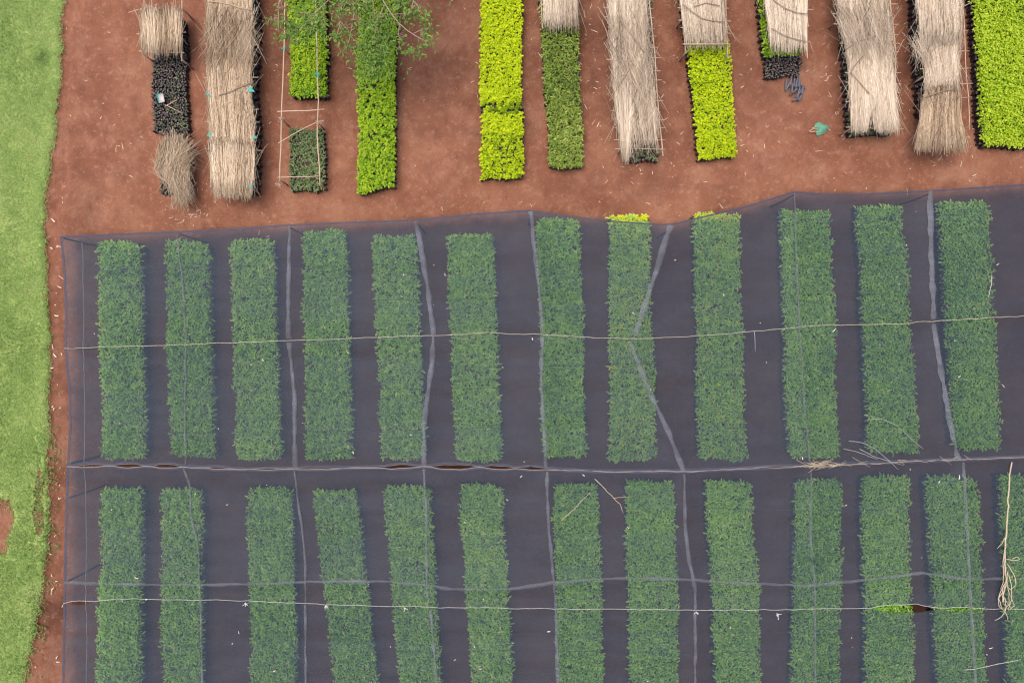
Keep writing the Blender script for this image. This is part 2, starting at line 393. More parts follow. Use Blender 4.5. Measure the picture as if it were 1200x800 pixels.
def bag_mesh(xy, rad, z, full, bed):
    n = len(xy); th = np.linspace(0, 2 * np.pi, 6, endpoint=False)
    ring = np.stack([np.cos(th), np.sin(th)], 1) * rad
    top = np.concatenate([xy[:, None] + ring[None], np.broadcast_to(z[:, None, None], (n, 6, 1))], 2)
    b = Bag()
    idx = np.where(full)[0]
    if len(idx):
        lo = top[idx].copy(); lo[:, :, 2] = -.04
        lo[:, :, :2] = xy[idx][:, None] + ring[None] * .96
        rim = top[idx].copy(); rim[:, :, 2] += .004
        Vv = np.concatenate([lo, rim], 1).reshape(-1, 3)
        i = np.arange(len(idx))[:, None, None] * 12; j = np.arange(6)[None, :, None]; k = (j + 1) % 6
        b.add(Vv, np.concatenate([i + j, i + k, i + 6 + k, i + 6 + j], 2).reshape(-1, 4))
        o = b.build('bag_layer', M['bag'], bed); o['kind'] = 'stuff'
    i = np.arange(n)[:, None] * 6
    o = np_mesh('bag_soil', top.reshape(-1, 3), np.concatenate([i + np.array([[0, 1, 2, 3]]), i + np.array([[0, 3, 4, 5]])]), M['potsoil'], parent=bed)
    o['kind'] = 'stuff'

def bed(label, q, mat, zt=.42, pitch=.078, nl=8, ln=(.07, .12), wr=.42, group='seedling beds in the open', cover=None, tintf=None, bagh=.17,
        hole=0.0, name='seedling_bed', pit=(.1, 1.0), fullbags=False, hvar=.05, cat='seedling bed', seed=0, rag=.035, tsd=.17, corner=.07, inset=0):
    """q: four photograph pixels of the canopy: top-left, top-right, bottom-right, bottom-left"""
    q = [(a + inset * g_, b + inset * h_) for (a, b), (g_, h_) in zip(q, ((1, 1), (-1, 1), (-1, -1), (1, -1)))]
    tl, tr, br, bl = [P(a, b, zt) for a, b in q]
    L_ = (np.linalg.norm(tl - bl) + np.linalg.norm(tr - br)) / 2; W_ = (np.linalg.norm(tl - tr) + np.linalg.norm(bl - br)) / 2
    nu, nv = max(3, int((W_ - .04) / pitch)), max(3, int((L_ - .04) / pitch))
    U, Vv = np.meshgrid((np.arange(nu) + .5) / nu, (np.arange(nv) + .5) / nv)
    U, Vv = U.ravel(), Vv.ravel()
    def at(u, v):
        l = tl + (bl - tl) * v[:, None]; r = tr + (br - tr) * v[:, None]
        return (l + (r - l) * u[:, None])[:, :2]
    rowk = np.round(Vv * nv - .5).astype(int)
    xy = at(np.clip(U + np.where(rowk % 2, .25, -.25) / nu, 0, 1), Vv) + RNG.normal(0, .012, (len(U), 2))
    off = rag * np.stack([vnoise(xy[:, 1] * 1.1, U * 0 + seed, 61), vnoise(U * 3, Vv * 0 + seed, 62)], 1); xy = xy + off
    if corner:                                                      # beds are rounded off at the corners
        eu, ev = np.minimum(U, 1 - U) * W_, np.minimum(Vv, 1 - Vv) * L_
        rc = corner * (1 + .5 * vnoise(U * 2 + seed, Vv * 2, 63)); cut = (eu < rc) & (ev < rc) & ((rc - eu) ** 2 + (rc - ev) ** 2 > rc ** 2)
        xy, U, Vv = xy[~cut], U[~cut], Vv[~cut]
    ring = np.minimum(np.minimum(U * nu, (1 - U) * nu), np.minimum(Vv * nv, (1 - Vv) * nv)) < 2.1
    base = np.array([*((tl + tr + bl + br) / 4)[:2], 0])
    b = thing(name, label, cat, base, group)
    zz = bagh + RNG.normal(0, .014, len(U)) + .025 * fbm(xy[:, 0] * 2, xy[:, 1] * 2, 64)
    # a few bags have slumped out of line
    bag_mesh(xy, pitch * .53, zz, ring | fullbags, b)
    if mat is None: return b
    keep = RNG.uniform(0, 1, len(U)) > np.clip(hole + hole * 1.6 * fbm(xy[:, 0] * 3.5, xy[:, 1] * 3.5, 70 + seed), 0, 1)
    if cover is not None: keep &= RNG.uniform(0, 1, len(U)) < cover(U, Vv)
    xy, u, v = xy[keep], U[keep], Vv[keep]; n = len(xy)
    vig = 1 + .16 * fbm(xy[:, 0] * 1.3, xy[:, 1] * 1.3, 80 + seed) + RNG.normal(0, .09, n)
    hh = bagh + (zt - bagh) * np.clip(vig, .6, 1.5) + RNG.normal(0, hvar, n) * .5
    R = lambda a: np.repeat(a, nl, 0)
    N_ = n * nl; kk = np.tile(np.arange(nl), n)
    az = R(RNG.uniform(0, 6.28, n)) + kk * 2.4 + RNG.normal(0, .3, N_)
    frac = kk / max(nl - 1, 1)                                     # 0 = top whorl
    pt = pit[1] - (pit[1] - pit[0]) * frac ** .7 + RNG.normal(0, .22, N_)
    zb = R(hh) - (zt - bagh) * (.10 + .55 * frac) 
    ll = RNG.uniform(*ln, N_) * R(np.clip(vig, .7, 1.3)) * (.75 + .4 * frac)
    bs = np.c_[R(xy) + RNG.normal(0, .006, (N_, 2)), zb]
    V, Fq = leaf_batch(bs, az, pt, ll, ll * wr * RNG.uniform(.8, 1.2, N_))
    tn = R(.5 + .16 * fbm(xy[:, 0] * 1.1, xy[:, 1] * 1.1, 90 + seed) + RNG.normal(0, .13, n))
    if tintf is not None: tn = tn + R(tintf(u, v))
    tn = tn + RNG.normal(0, tsd, N_) + .10 * (.5 - frac)
    f = np_mesh('foliage', V, Fq, mat, tint=np.repeat(np.clip(tn, 0, 1), 6), parent=b); f['kind'] = 'stuff'
    # stems
    if n < 700 or zt < .4:
        pass
    return b

ORD = ['first', 'second', 'third', 'fourth', 'fifth', 'sixth', 'seventh', 'eighth', 'ninth', 'tenth', 'eleventh', 'twelfth', 'thirteenth']
ROW1 = [(110, 162, 282, 118, 168, 539), (190, 242, 281, 198, 250, 537), (268, 320, 279, 274, 328, 540), (352, 404, 269, 357, 413, 540),
        (433, 487, 274, 446, 498, 539), (524, 580, 273, 532, 588, 541), (629, 681, 256, 636, 687, 538), (715, 762, 251, 715, 772, 541),
        (814, 868, 248, 820, 877, 540), (915, 974, 245, 925, 986, 539), (1007, 1060, 239, 1020, 1080, 532), (1102, 1160, 236, 1122, 1178, 529)]
ROW2 = [(117, 164, 572, 111, 163, 800), (187, 235, 572, 186, 235, 800), (286, 340, 572, 293, 347, 800), (364, 417, 575, 390, 442, 800),
        (448, 505, 569, 467, 516, 800), (537, 588, 568, 552, 602, 800), (648, 702, 568, 653, 708, 800), (733, 792, 564, 738, 797, 800),
        (827, 882, 563, 840, 896, 800), (933, 988, 563, 930, 987, 800), (1012, 1067, 559, 1018, 1074, 800), (1087, 1147, 559, 1103, 1160, 800),
        (1176, 1230, 557, 1186, 1240, 800)]
for r, rowd in enumerate((ROW1, ROW2)):
    for k, (a, b_, y0, c, d, y1) in enumerate(rowd):
        if r == 1:                                                 # the lower row runs on below the picture
            f = 900 / 800; e = (880 - 800) / (800 - y0)
            c, d, y1 = c + (c - a) * e, d + (d - b_) * e, 880
        where = 'upper' if r == 0 else 'lower'
        if r == 0 and k == 7: lab = 'eighth bed from left under the net, upper row, yellow-green tip out past the hem'
        elif r == 0 and k == 8: lab = 'ninth bed from left under the net, upper row, just touching the net hem'
        elif k == len(rowd) - 1: lab = 'rightmost green seedling bed in the %s row under the shade net' % where
        elif k == 0: lab = 'leftmost green seedling bed in the %s row under the shade net' % where
        else: lab = '%s green seedling bed from the left in the %s row under the net' % (ORD[k], where)
        bed(lab, [(a, y0), (b_, y0), (d, y1), (c, y1)], M['tip' if r == 0 and k in (7, 8) else 'shade'], zt=.46, nl=8, ln=(.065, .125), wr=.36, rag=.03, pitch=.08, tsd=.22, corner=.15, hole=.02, inset=1.2,
            tintf=lambda u, v, o=random.uniform(-.09, .07), t=.5 * (r == 0 and k in (7, 8)): o + t * (v < .03),
            group='seedling beds under the shade net', seed=r * 20 + k, pit=(.05, .95))

# open beds above the net, from left to right
def strip_tint(u, v): return np.where(v > .8, -.12, .1 * np.sin(v * 7))
bed('black bags of bare soil with a white tag on them', [(177, 22), (216, 22), (220, 158), (179, 156)], M['grey'], zt=.20, nl=3, ln=(.02, .04),
    wr=.5, bagh=.16, fullbags=True, hole=.72, name='potting_bag_bed', cat='bag bed', pitch=.046, seed=41)
bed('short block of black bags half hidden by a loose straw heap', [(186, 166), (219, 166), (221, 228), (186, 228)], M['grey'], zt=.20, nl=3, ln=(.02, .05),
    wr=.5, bagh=.16, fullbags=True, hole=.5, name='potting_bag_bed', cat='bag bed', pitch=.046, seed=42)
bed('dark seedling bed hidden under the long tan straw mat', [(256, -50), (301, -50), (302, 226), (254, 226)], M['grey'], zt=.24, nl=4, ln=(.03, .06), hole=.35, fullbags=True, seed=43)
bed('lime green bed inside the left cane rails, next to the tree', [(337, -50), (380, -50), (381, 113), (339, 112)], M['lime'], zt=.36, ln=(.05, .085), wr=.6, pitch=.068, seed=44,
    tintf=lambda u, v: .14 * np.exp(-((v - .72) / .2) ** 2) - .12 * (v > .93) - .1 * (v < .35))
bed('small sparse grey-green bed between two cane rails', [(338, 150), (378, 150), (379, 222), (337, 223)], M['grey'], zt=.27, nl=8, ln=(.04, .075), wr=.4, hole=.06, seed=45, pitch=.062)
bed('lime green bed with small dark gaps, under the tree branches', [(421, -50), (466, -50), (460, 218), (418, 226)], M['lime'], zt=.36, ln=(.05, .085), wr=.72, hole=.10, nl=8, pitch=.068, seed=46,
    tintf=lambda u, v: .05 + 0 * v)
def mid_dark(u, v): return np.where((v > .655) & (v < .715), -.35, np.where(v > .80, -.15, .12))
bed('bright lime green bed with one darker band across it', [(564, -50), (611, -50), (612, 207), (563, 208)], M['yellow'], zt=.34, ln=(.048, .08), wr=.7, nl=8, pitch=.068, seed=47, tintf=mid_dark,
    cover=lambda u, v: np.where((v > .655) & (v < .715), .6, np.where(v > .80, .86, .99)))
bed('olive green bed with a pale straw mat over its far end', [(630, -50), (675, -50), (684, 195), (645, 195)], M['olive'], zt=.36, ln=(.055, .095), wr=.42, nl=8, pitch=.07, seed=48,
    tintf=lambda u, v: .16 * np.sin(v * 9) * .4)
bed('dark green bed showing at the foot of the pale straw mat', [(718, -50), (762, -50), (771, 188), (731, 188)], M['grey'], zt=.28, nl=5, ln=(.04, .08), hole=.2, seed=49)
bed('yellow-lime bed with straw and cane rails at its far end', [(797, -20), (848, -20), (864, 182), (820, 185)], M['yellow'], zt=.36, ln=(.045, .075), wr=.72, nl=8, pitch=.066, seed=50, hole=.02)
bed('narrow lime bed showing beside a straw mat, left of the tube heap', [(886, -50), (937, -50), (941, 62), (897, 64)], M['lime'], zt=.34, ln=(.06, .10), wr=.6, nl=7, seed=51, hole=.08,
    tintf=lambda u, v: -.1 + 0 * v)
bed('dark brown bag block beside the heap of grey tubes', [(897, 66), (942, 66), (940, 91), (900, 91)], M['grey'], zt=.17, nl=2, ln=(.02, .035), wr=.5, bagh=.13, fullbags=True, hole=.8,
    name='potting_bag_bed', cat='bag bed', pitch=.042, rag=.08, corner=.1, seed=52)
bed('dark bed under the straw mat right of the green sacking', [(983, -50), (1040, -50), (1046, 157), (998, 158)], M['grey'], zt=.28, nl=5, ln=(.04, .08), hole=.2, seed=53)
bed('dark bag bed showing left of the flared straw bundle', [(1066, -50), (1116, -50), (1122, 135), (1078, 135)], M['grey'], zt=.22, nl=3, ln=(.03, .05), hole=.5, fullbags=True, seed=54)
bed('bright fresh green bed in the top right corner', [(1139, -50), (1205, -50), (1219, 171), (1156, 169)], M['fresh'], zt=.40, ln=(.055, .095), wr=.5, nl=9, pitch=.07, seed=55, tintf=lambda u, v: .1 + 0 * v)

# ------------------------------------------------------------------ straw mats on cane frames
def straws(n, left, right, y0, y1, z, length, ang=.07, tint=.55, fray=.08, rad=(.0045, .0095), curve=.0, vdist=None, top_fray=None, zvar=.035, arch=.03):
    """straws laid along the mat; left / right are photograph polylines of its two sides"""
    n = int(n * 1.4); lp, rp = PL(left, z), PL(right, z)
    ya, yb = P(0, y0, z)[1], P(0, y1, z)[1]                        # ya is the far end, yb the near end
    lx = lambda y: np.interp(y, lp[::-1, 1], lp[::-1, 0]); rx = lambda y: np.interp(y, rp[::-1, 1], rp[::-1, 0])
    Ls = np.minimum(RNG.uniform(*length, n), ya - yb)
    u = RNG.uniform(0, 1, n); f = RNG.uniform(0, 1, n) if vdist is None else vdist(n)
    top = ya - f * np.maximum(ya - yb - Ls, 0) + RNG.normal(0, (fray if top_fray is None else top_fray) * 1.4, n); bot = top - Ls + RNG.normal(0, fray * .4, n)
    da = RNG.normal(0, ang * 1.25, n) + np.where(RNG.uniform(0, 1, n) < .06, RNG.normal(0, .28, n), 0)
    ts = np.array([0, .33, .66, 1.0]); Y_ = top[:, None] + (bot - top)[:, None] * ts
    X_ = lx(Y_) + (rx(Y_) - lx(Y_)) * u[:, None] + da[:, None] * (Y_ - Y_.mean(1, keepdims=True)) + curve * RNG.normal(0, 1, (n, 1)) * np.sin(ts * np.pi)[None] + RNG.normal(0, .005, (n, 4))
    lay = RNG.uniform(0, 1, n)
    Z_ = z + arch * (1 - (2 * u - 1) ** 2)[:, None] + (lay * zvar)[:, None] + RNG.normal(0, .002, (n, 4))
    pts = np.stack([X_, Y_, Z_], 2)
    r = RNG.uniform(*rad, n); side = np.array([[1, 0, -.4], [-.5, 0, -.4], [0, 0, 1.0]])
    V = pts[:, :, None] + side[None, None] * r[:, None, None, None] * np.array([.8, 1, 1, .45])[None, :, None, None]
    i = np.arange(n)[:, None, None, None] * 12; j = np.arange(3)[None, :, None, None] * 3; k = np.arange(3)[None, None, :, None]; k2 = (k + 1) % 3
    Fq = np.concatenate([i + j + k, i + j + k2, i + j + 3 + k2, i + j + 3 + k], 3).reshape(-1, 4)
    mx = X_.mean(1); my = Y_.mean(1)
    tn = np.clip(tint + .30 * fbm(mx * 2.0, my * 1.3, 3) + .26 * vnoise(mx * 17, my * .8, 6) + RNG.normal(0, .2, n), 0, 1)
    tn = np.where(RNG.uniform(0, 1, n) < .12, tn * .25, tn)
    return V.reshape(-1, 3), Fq, np.repeat(tn, 12)
def mat_thing(label, layers, mat, base, cat='straw mat', name='straw_mat'):
    t = thing(name, label, cat, base)
    Vs, Fs, Ts, n = [], [], [], 0
    for a in layers:
        V, F_, T_ = straws(**a); Vs.append(V); Fs.append(F_ + n); Ts.append(T_); n += len(V)
    o = np_mesh('straw', np.vstack(Vs), np.vstack(Fs), mat, tint=np.concatenate(Ts), parent=t); o['kind'] = 'stuff'
    return t
def frame(label, rails, bars, posts, z=.58, rail_r=.016, bar_r=.011, over=(), extra=()):
    """rails, bars: photograph polylines at frame height; posts: pixels of the posts' heads"""
    b = P(*rails[0][-1], z); f = thing('cane_trellis', label, 'trellis', (b[0], b[1], 0))
    for r in rails: tube('rail', PL(r, z), rail_r, M['cane'], f, wob=.006, step=.4)
    for k, r in enumerate(bars): tube('crossbar', PL(r, z + .02), bar_r * random.uniform(.8, 1.2), M['cane'], f, wob=.006, step=.3)
    for p in posts:
        t = P(*p, z + .03); tube('post', [(t[0], t[1], -.05), (t[0] + .01, t[1], z * .5), t], .02, M['stick'], f)
    return f
def rungs(left, right, ys, lo=5, ro=6, jit=1.5):
    out = []
    for y in ys:
        a = np.interp(y, [p[1] for p in left], [p[0] for p in left]); c = np.interp(y, [p[1] for p in right], [p[0] for p in right])
        out.append([(a - lo * random.uniform(.2, 1.2), y + random.uniform(-jit, jit)), (c + ro * random.uniform(.4, 1.4), y + random.uniform(-jit, jit))])
    return out
def stick(label, pts, z, r=.011, name='stick', mat='stick', cat='stick', r1=None):
    o = tube(name, PL(pts, z), r, M[mat], None, r1=r1, wob=.01, step=.25, sides=5); tag(o, label, cat); return o
def base(px, py): return (*P(px, py, 0)[:2], 0)

# 1  short tan mat over the bag bed
L1, R1 = [(164, 0), (165, 40), (167, 75)], [(212, 0), (213, 40), (210, 75)]
mat_thing('short tan straw mat lying over the top of the bag bed', [dict(n=620, left=L1, right=R1, y0=12, y1=62, z=.60, length=(.7, 1.0), fray=.07, ang=.05, tint=.6)], M['straw'], base(190, 62))
frame('thin cane frame carrying the short tan mat', [[(168, -45), (169, 66)], [(214, -45), (213, 72)]], [[(150, 15), (185, 5)], [(160, 40), (218, 38)], [(163, 60), (216, 62)]],
      [(168, 10), (213, 10), (213, 70), (168, 64)], z=.57)
# 2  loose heap
L2, R2 = [(198, 155), (187, 190), (190, 205), (205, 222), (215, 250)], [(212, 155), (222, 185), (222, 210), (222, 228), (224, 250)]
mat_thing('messy loose heap of straw slumped across the small bag block', [
    dict(n=520, left=L2, right=R2, y0=158, y1=244, z=.26, length=(.35, 1.0), ang=.30, fray=.07, tint=.6, curve=.05, zvar=.16, arch=.08),
    dict(n=120, left=[(205, 150), (206, 250)], right=[(223, 150), (223, 250)], y0=158, y1=200, z=.36, length=(.3, .6), ang=.9, fray=.05, tint=.7, zvar=.1, curve=.05)], M['straw'], base(205, 228), cat='straw heap', name='straw_heap')
o = stick('single pale cane standing along the loose straw heap', [(222, 172), (222.5, 228)], .24, .012, 'cane', 'cane', 'cane')
# 3  long tan mat
L3, R3 = [(244, -50), (243, 60), (244, 110), (246, 160), (247, 200), (252, 235)], [(295, -50), (295, 60), (293, 100), (297, 150), (299, 200), (293, 235)]
mat_thing('long tan straw mat, the longest, second from the lawn', [dict(n=3300, left=L3, right=R3, y0=-50, y1=229, z=.58, length=(.8, 1.5), fray=.05, ang=.06, tint=.55),
    dict(n=420, left=L3, right=R3, y0=168, y1=230, z=.62, length=(1.1, 1.35), fray=.05, ang=.04, tint=.68),
    dict(n=220, left=L3, right=R3, y0=10, y1=80, z=.63, length=(.5, .9), fray=.1, ang=.35, tint=.5)], M['straw'], base(272, 229))
frame('cane frame under the long tan straw mat', [[(247, -50), (247, 220)], [(293, -50), (296, 225)]],
      rungs(L3, R3, [-30, -8, 28, 52, 75, 92, 125, 128, 143, 175, 208], 5, 7), [(247, 30), (294, 30), (247, 150), (296, 150), (248, 218), (296, 222)], z=.54)
stick('pale bent cane lying across the top of the long tan mat', [(243, 1), (262, 4), (294, 12)], .67, .012, 'cane', 'cane', 'cane')
stick('grey stick lying slantwise over the middle of the long tan mat', [(256, 112), (275, 106), (294, 97)], .67, .0105)
stick('slanting grey twig in the upper thin patch of the long tan mat', [(258, 37), (275, 28), (292, 22)], .67, .0105)
# ties of teal plastic
def tie(label, px, py, z, s=.06):
    b = Bag(); c = P(px, py, z)
    for k in range(5):
        a = random.uniform(0, 6.28); d = np.array([math.cos(a), math.sin(a), random.uniform(-.4, .5)]) * s * random.uniform(.8, 1.6)
        sd_ = np.array([-math.sin(a), math.cos(a), 0]) * s * .35
        b.add(np.array([c - sd_, c + sd_, c + d * .6 + sd_ * .8 + [0, 0, .015], c + d, c + d * .6 - sd_ * .9 + [0, 0, .01]]), np.array([[0, 1, 2, 4]]), np.array([[4, 2, 3]]))
    o = b.build('plastic_tie', M['teal'], None, origin=c)
    tag(o, label, 'tie', 'teal plastic ties on the cane frames')
tie('teal plastic tie on the left edge of the long tan mat', 245, 112, 0.63)
tie('teal plastic tie beside a dark hole on the long tan mat right edge', 294, 106, 0.67, .09)
tie('teal plastic tie low on the left edge of the long tan mat', 245, 158, 0.61, .07)
tie('teal plastic tie low on the right edge of the long tan mat', 298, 162, 0.63, .07)
tie('green plastic scrap at the near right corner of the long tan mat', 293, 219, 0.65, .07)
tie('pale teal tie on the left cane rail beside the lime bed', 333, 57, .62, .05)
tie('bright teal tie on the right cane rail over the lime bed', 372, 88, .62, .055)
# 4  bare cane frame over lime bed and grey-green bed
fr = frame('bare cane frame around the lime bed and the sparse bed', [[(335, -45), (333, 57), (331, 110), (330, 150), (328, 212)], [(369, -45), (372, 70), (374, 128), (371.5, 145), (373, 180), (375, 218)]],
      [[(325, 131), (350, 130), (380, 128)], [(326, 168), (350, 153), (372, 143)], [(369, 144), (380, 141)], [(325, 208), (375, 206.5)]], [(333, 57), (330, 140), (328, 211), (372, 88), (372, 143), (375, 216)], z=.56, rail_r=.017, bar_r=.013)
def knot(label, px, py, z, n=14, s=.13, mat='cane', cat='straw knot', name='straw_knot'):
    b = Bag(); c = P(px, py, z)
    for k in range(n):
        a = random.uniform(0, 6.28); l = s * random.uniform(.5, 1.2); d = np.array([math.cos(a), math.sin(a), random.uniform(-.3, .4)]) * l
        q = c + RNG.normal(0, s * .2, 3)
        b.add(*tube_data([q - d * .5, q + RNG.normal(0, .015, 3), q + d * .5], .006, sides=4))
    tag(b.build(name, M[mat], None, origin=c), label, cat)
knot('frayed knot of straw at the near left corner of the bare cane frame', 328, 216, .54)
knot('frayed knot of straw halfway down the left cane rail', 330, 140, .58, 9, .10)
knot('frayed knot of straw on the right cane rail above the sparse bed', 374, 143, .60, 12, .14)
# 5  pale mat on olive bed
L5, R5 = [(634, -50), (636, 0), (640, 40)], [(674, -50), (677, 0), (677, 40)]
mat_thing('short pale straw mat over the far end of the olive bed', [dict(n=900, left=L5, right=R5, y0=-50, y1=33, z=.62, length=(.8, 1.5), fray=.07, ang=.04, tint=.6)], M['palestraw'], base(657, 33))
frame('cane frame under the short pale mat on the olive bed', [[(632, -45), (636, 34)], [(673, -45), (677, 30)]], [[(628, -8), (682, -10)], [(629, 12), (640, 2)]], [(635, 26), (677, 26)], z=.57)
# 6  long pale mat with ladder rail
L6, R6 = [(711, -50), (713, 0), (717, 60), (722, 130), (728, 180), (731, 200)], [(752, -50), (756, 0), (760, 50), (764, 90), (769, 140), (773, 185), (772, 200)]
mat_thing('long pale straw mat beside a ladder-like cane rail', [dict(n=2300, left=L6, right=R6, y0=-50, y1=178, z=.64, length=(.9, 1.6), fray=.06, ang=.07, tint=.55),
    dict(n=300, left=[(718, 90), (722, 130), (731, 196)], right=[(742, 90), (742, 130), (735, 196)], y0=95, y1=192, z=.68, length=(1.1, 1.7), fray=.03, ang=.03, tint=.72),
    dict(n=200, left=L6, right=R6, y0=5, y1=150, z=.68, length=(.6, 1.0), fray=.1, ang=.3, tint=.5)], M['palestraw'], base(745, 185))
R6f = [(757, -50), (760, 0), (767, 60), (770, 110), (774, 150), (777, 183)]
frame('ladder-like cane frame under the long pale straw mat', [[(713, -50), (716, 20), (722, 110), (728, 178)], R6f, [(753, -50), (757, 30), (760, 60)]],
      rungs(L6, R6f, [-30, -14, 9, 21, 33, 44, 57, 69, 84, 93, 118, 131, 140, 151, 164, 175], 6, 5), [(716, 20), (761, 20), (728, 172), (776, 176)], z=.6)
stick('dark stick lying diagonally on the upper long pale mat', [(723, 18), (738, 38), (755, 62)], .74, .0105)
stick('pale slanting cane on the middle of the long pale mat', [(738, 78), (745, 92), (753, 110)], .74, .012, 'cane', 'cane', 'cane')
# 7  mat over yellow bed
L7, R7 = [(793, -50), (797, 0), (805, 66)], [(842, -50), (848, 0), (852, 66)]
mat_thing('pale straw mat over the far end of the yellow-lime bed', [dict(n=1000, left=L7, right=R7, y0=-50, y1=58, z=.62, length=(.8, 1.4), fray=.06, ang=.04, tint=.58)], M['palestraw'], base(827, 58))
fr7 = frame('cane frame with thick rungs over the yellow-lime bed', [[(793, -45), (798, 0), (804, 63)], [(846, -45), (850, 0), (853, 68)]], rungs(L7, R7, [-25, -6, 9.5, 24.5, 33, 40], 4, 6), [(800, 20), (851, 20), (804, 60), (853, 64)], z=.58)
tube('crossbar', PL([(800, 52), (856, 52)], .70), .014, M['cane'], fr7)
stick('dark bent stick on the pale mat above the yellow-lime bed, lower one', [(800, 5), (812, 15), (824, 23), (849, 26)], .72, .0105)
stick('dark bent stick on the pale mat above the yellow-lime bed, upper one', [(813, 8), (822, 2), (844, 7)], .72, .0105)
# 8  mat over narrow lime bed
L8, R8 = [(892, -50), (895, 0), (900, 30), (905, 72)], [(940, -50), (945, 0), (945, 40), (944, 72)]
mat_thing('pale straw mat with two dark sticks, left of the green sacking', [dict(n=1000, left=L8, right=R8, y0=-50, y1=63, z=.62, length=(.8, 1.4), fray=.07, ang=.04, tint=.62)], M['palestraw'], base(922, 63))
frame('cane frame under the mat with two dark sticks', [[(893, -45), (899, 10), (904, 52)], [(942, -45), (945, 0), (946, 68)]], rungs(L8, R8, [-25, -5, 12, 30, 50], 3, 6), [(901, 30), (945, 30)], z=.58)
stick('upper dark bent stick on the mat beside the narrow lime bed', [(906, 0), (917, 9), (928, 15), (948, 17)], .72, .0105)
stick('lower dark bent stick on the mat beside the narrow lime bed', [(904, 33), (915, 40), (930, 46), (950, 50), (953, 61)], .72, .0105)
# 9  wide pale mat right of sacking
L9, R9 = [(976, -50), (980, 0), (985, 30), (994, 60), (997, 110), (998, 165)], [(1037, -50), (1040, 0), (1042, 40), (1046, 90), (1052, 140), (1053, 165)]
mat_thing('wide pale straw mat split at its near end, right of the sacking', [dict(n=2300, left=L9, right=R9, y0=-50, y1=140, z=.66, length=(.9, 1.6), fray=.08, ang=.08, tint=.55),
    dict(n=330, left=[(995, 70), (998, 165)], right=[(1022, 70), (1021, 120), (1014, 165)], y0=80, y1=156, z=.66, length=(1.0, 1.5), fray=.03, ang=.03, tint=.66),
    dict(n=420, left=[(1014, 70), (1020, 120), (1027, 165)], right=[(1046, 70), (1054, 165)], y0=80, y1=158, z=.66, length=(1.0, 1.5), fray=.03, ang=.04, tint=.66),
    dict(n=200, left=L9, right=R9, y0=0, y1=70, z=.7, length=(.6, 1.1), fray=.1, ang=.3, tint=.5)], M['palestraw'], base(1025, 158))
R9f = [(1040, -50), (1043, 0), (1049, 55), (1050, 70), (1048, 120), (1052, 150)]
frame('cane frame under the wide split straw mat', [[(979, -50), (983, 0), (993, 70), (998, 155)], R9f], rungs(L9, R9f, [-30, -12, 6, 16, 28, 40, 50, 62, 72, 85, 98, 110, 120, 150], 7, 6), [(985, 20), (1045, 20), (998, 150), (1051, 150)], z=.62)
stick('short dark stick across the middle of the wide split mat', [(1008, 48), (1018, 45), (1026, 43)], .76, .0105)
stick('dark stick by the left edge of the wide split mat', [(996, 87), (1002, 76), (1011, 66)], .76, .0105)
stick('grey forked-off twig at the upper left of the wide split mat', [(992, 58), (1002, 50)], .76, .0105)
stick('pale cane lying slantwise on the wide split mat', [(998, 84), (1008, 97), (1019, 110)], .77, .014, 'cane', 'cane', 'cane')
# 10  mat plus flared bundle
L10, R10 = [(1071, -50), (1074, 0), (1078, 45), (1082, 70), (1088, 112)], [(1123, -50), (1126, 0), (1127, 42), (1122, 55), (1123, 80), (1120, 112)]
mat_thing('pale straw mat behind the flared bundle, beside the fresh green bed', [dict(n=900, left=L10, right=R10, y0=-50, y1=55, z=.70, length=(.8, 1.3), fray=.04, ang=.05, tint=.6),
    dict(n=800, left=L10, right=R10, y0=40, y1=112, z=.64, length=(.8, 1.4), fray=.06, ang=.08, tint=.52),
    dict(n=60, left=[(1066, 40), (1072, 80)], right=[(1090, 40), (1090, 80)], y0=40, y1=75, z=.68, length=(.3, .6), fray=.08, ang=.5, tint=.7)], M['palestraw'], base(1105, 112))
L11, R11 = [(1087, 100), (1079, 125), (1074, 160), (1072, 185)], [(1120, 100), (1123, 125), (1128, 155), (1131, 185)]
mat_thing('flared straw bundle tied at the waist, near end fanned out', [dict(n=900, left=L11, right=R11, y0=107, y1=176, z=.66, length=(1.1, 1.5), fray=.05, ang=.07, tint=.42, zvar=.06, arch=.08)], M['straw'], base(1100, 176), cat='straw bundle', name='straw_bundle')
stick('thin dark tie stick across the waist of the flared bundle', [(1085, 113), (1100, 108), (1121, 105)], .82, .0105)
frame('cane frame with long rungs between the bundle and fresh green bed', [[(1125, -50), (1129, 10), (1131, 70), (1135, 110), (1136, 152)], [(1073, -50), (1076, 10), (1084, 110)]],
      [[(1076, -20), (1138, -22)], [(1122, 12), (1140, 2)], [(1074, 37), (1134, 36)], [(1076, 60), (1136, 60)], [(1078, 81), (1138, 80)], [(1115, 99), (1140, 98)], [(1112, 115), (1139, 114)]],
      [(1129, 10), (1136, 148), (1082, 90)], z=.6, rail_r=.011, bar_r=.009)

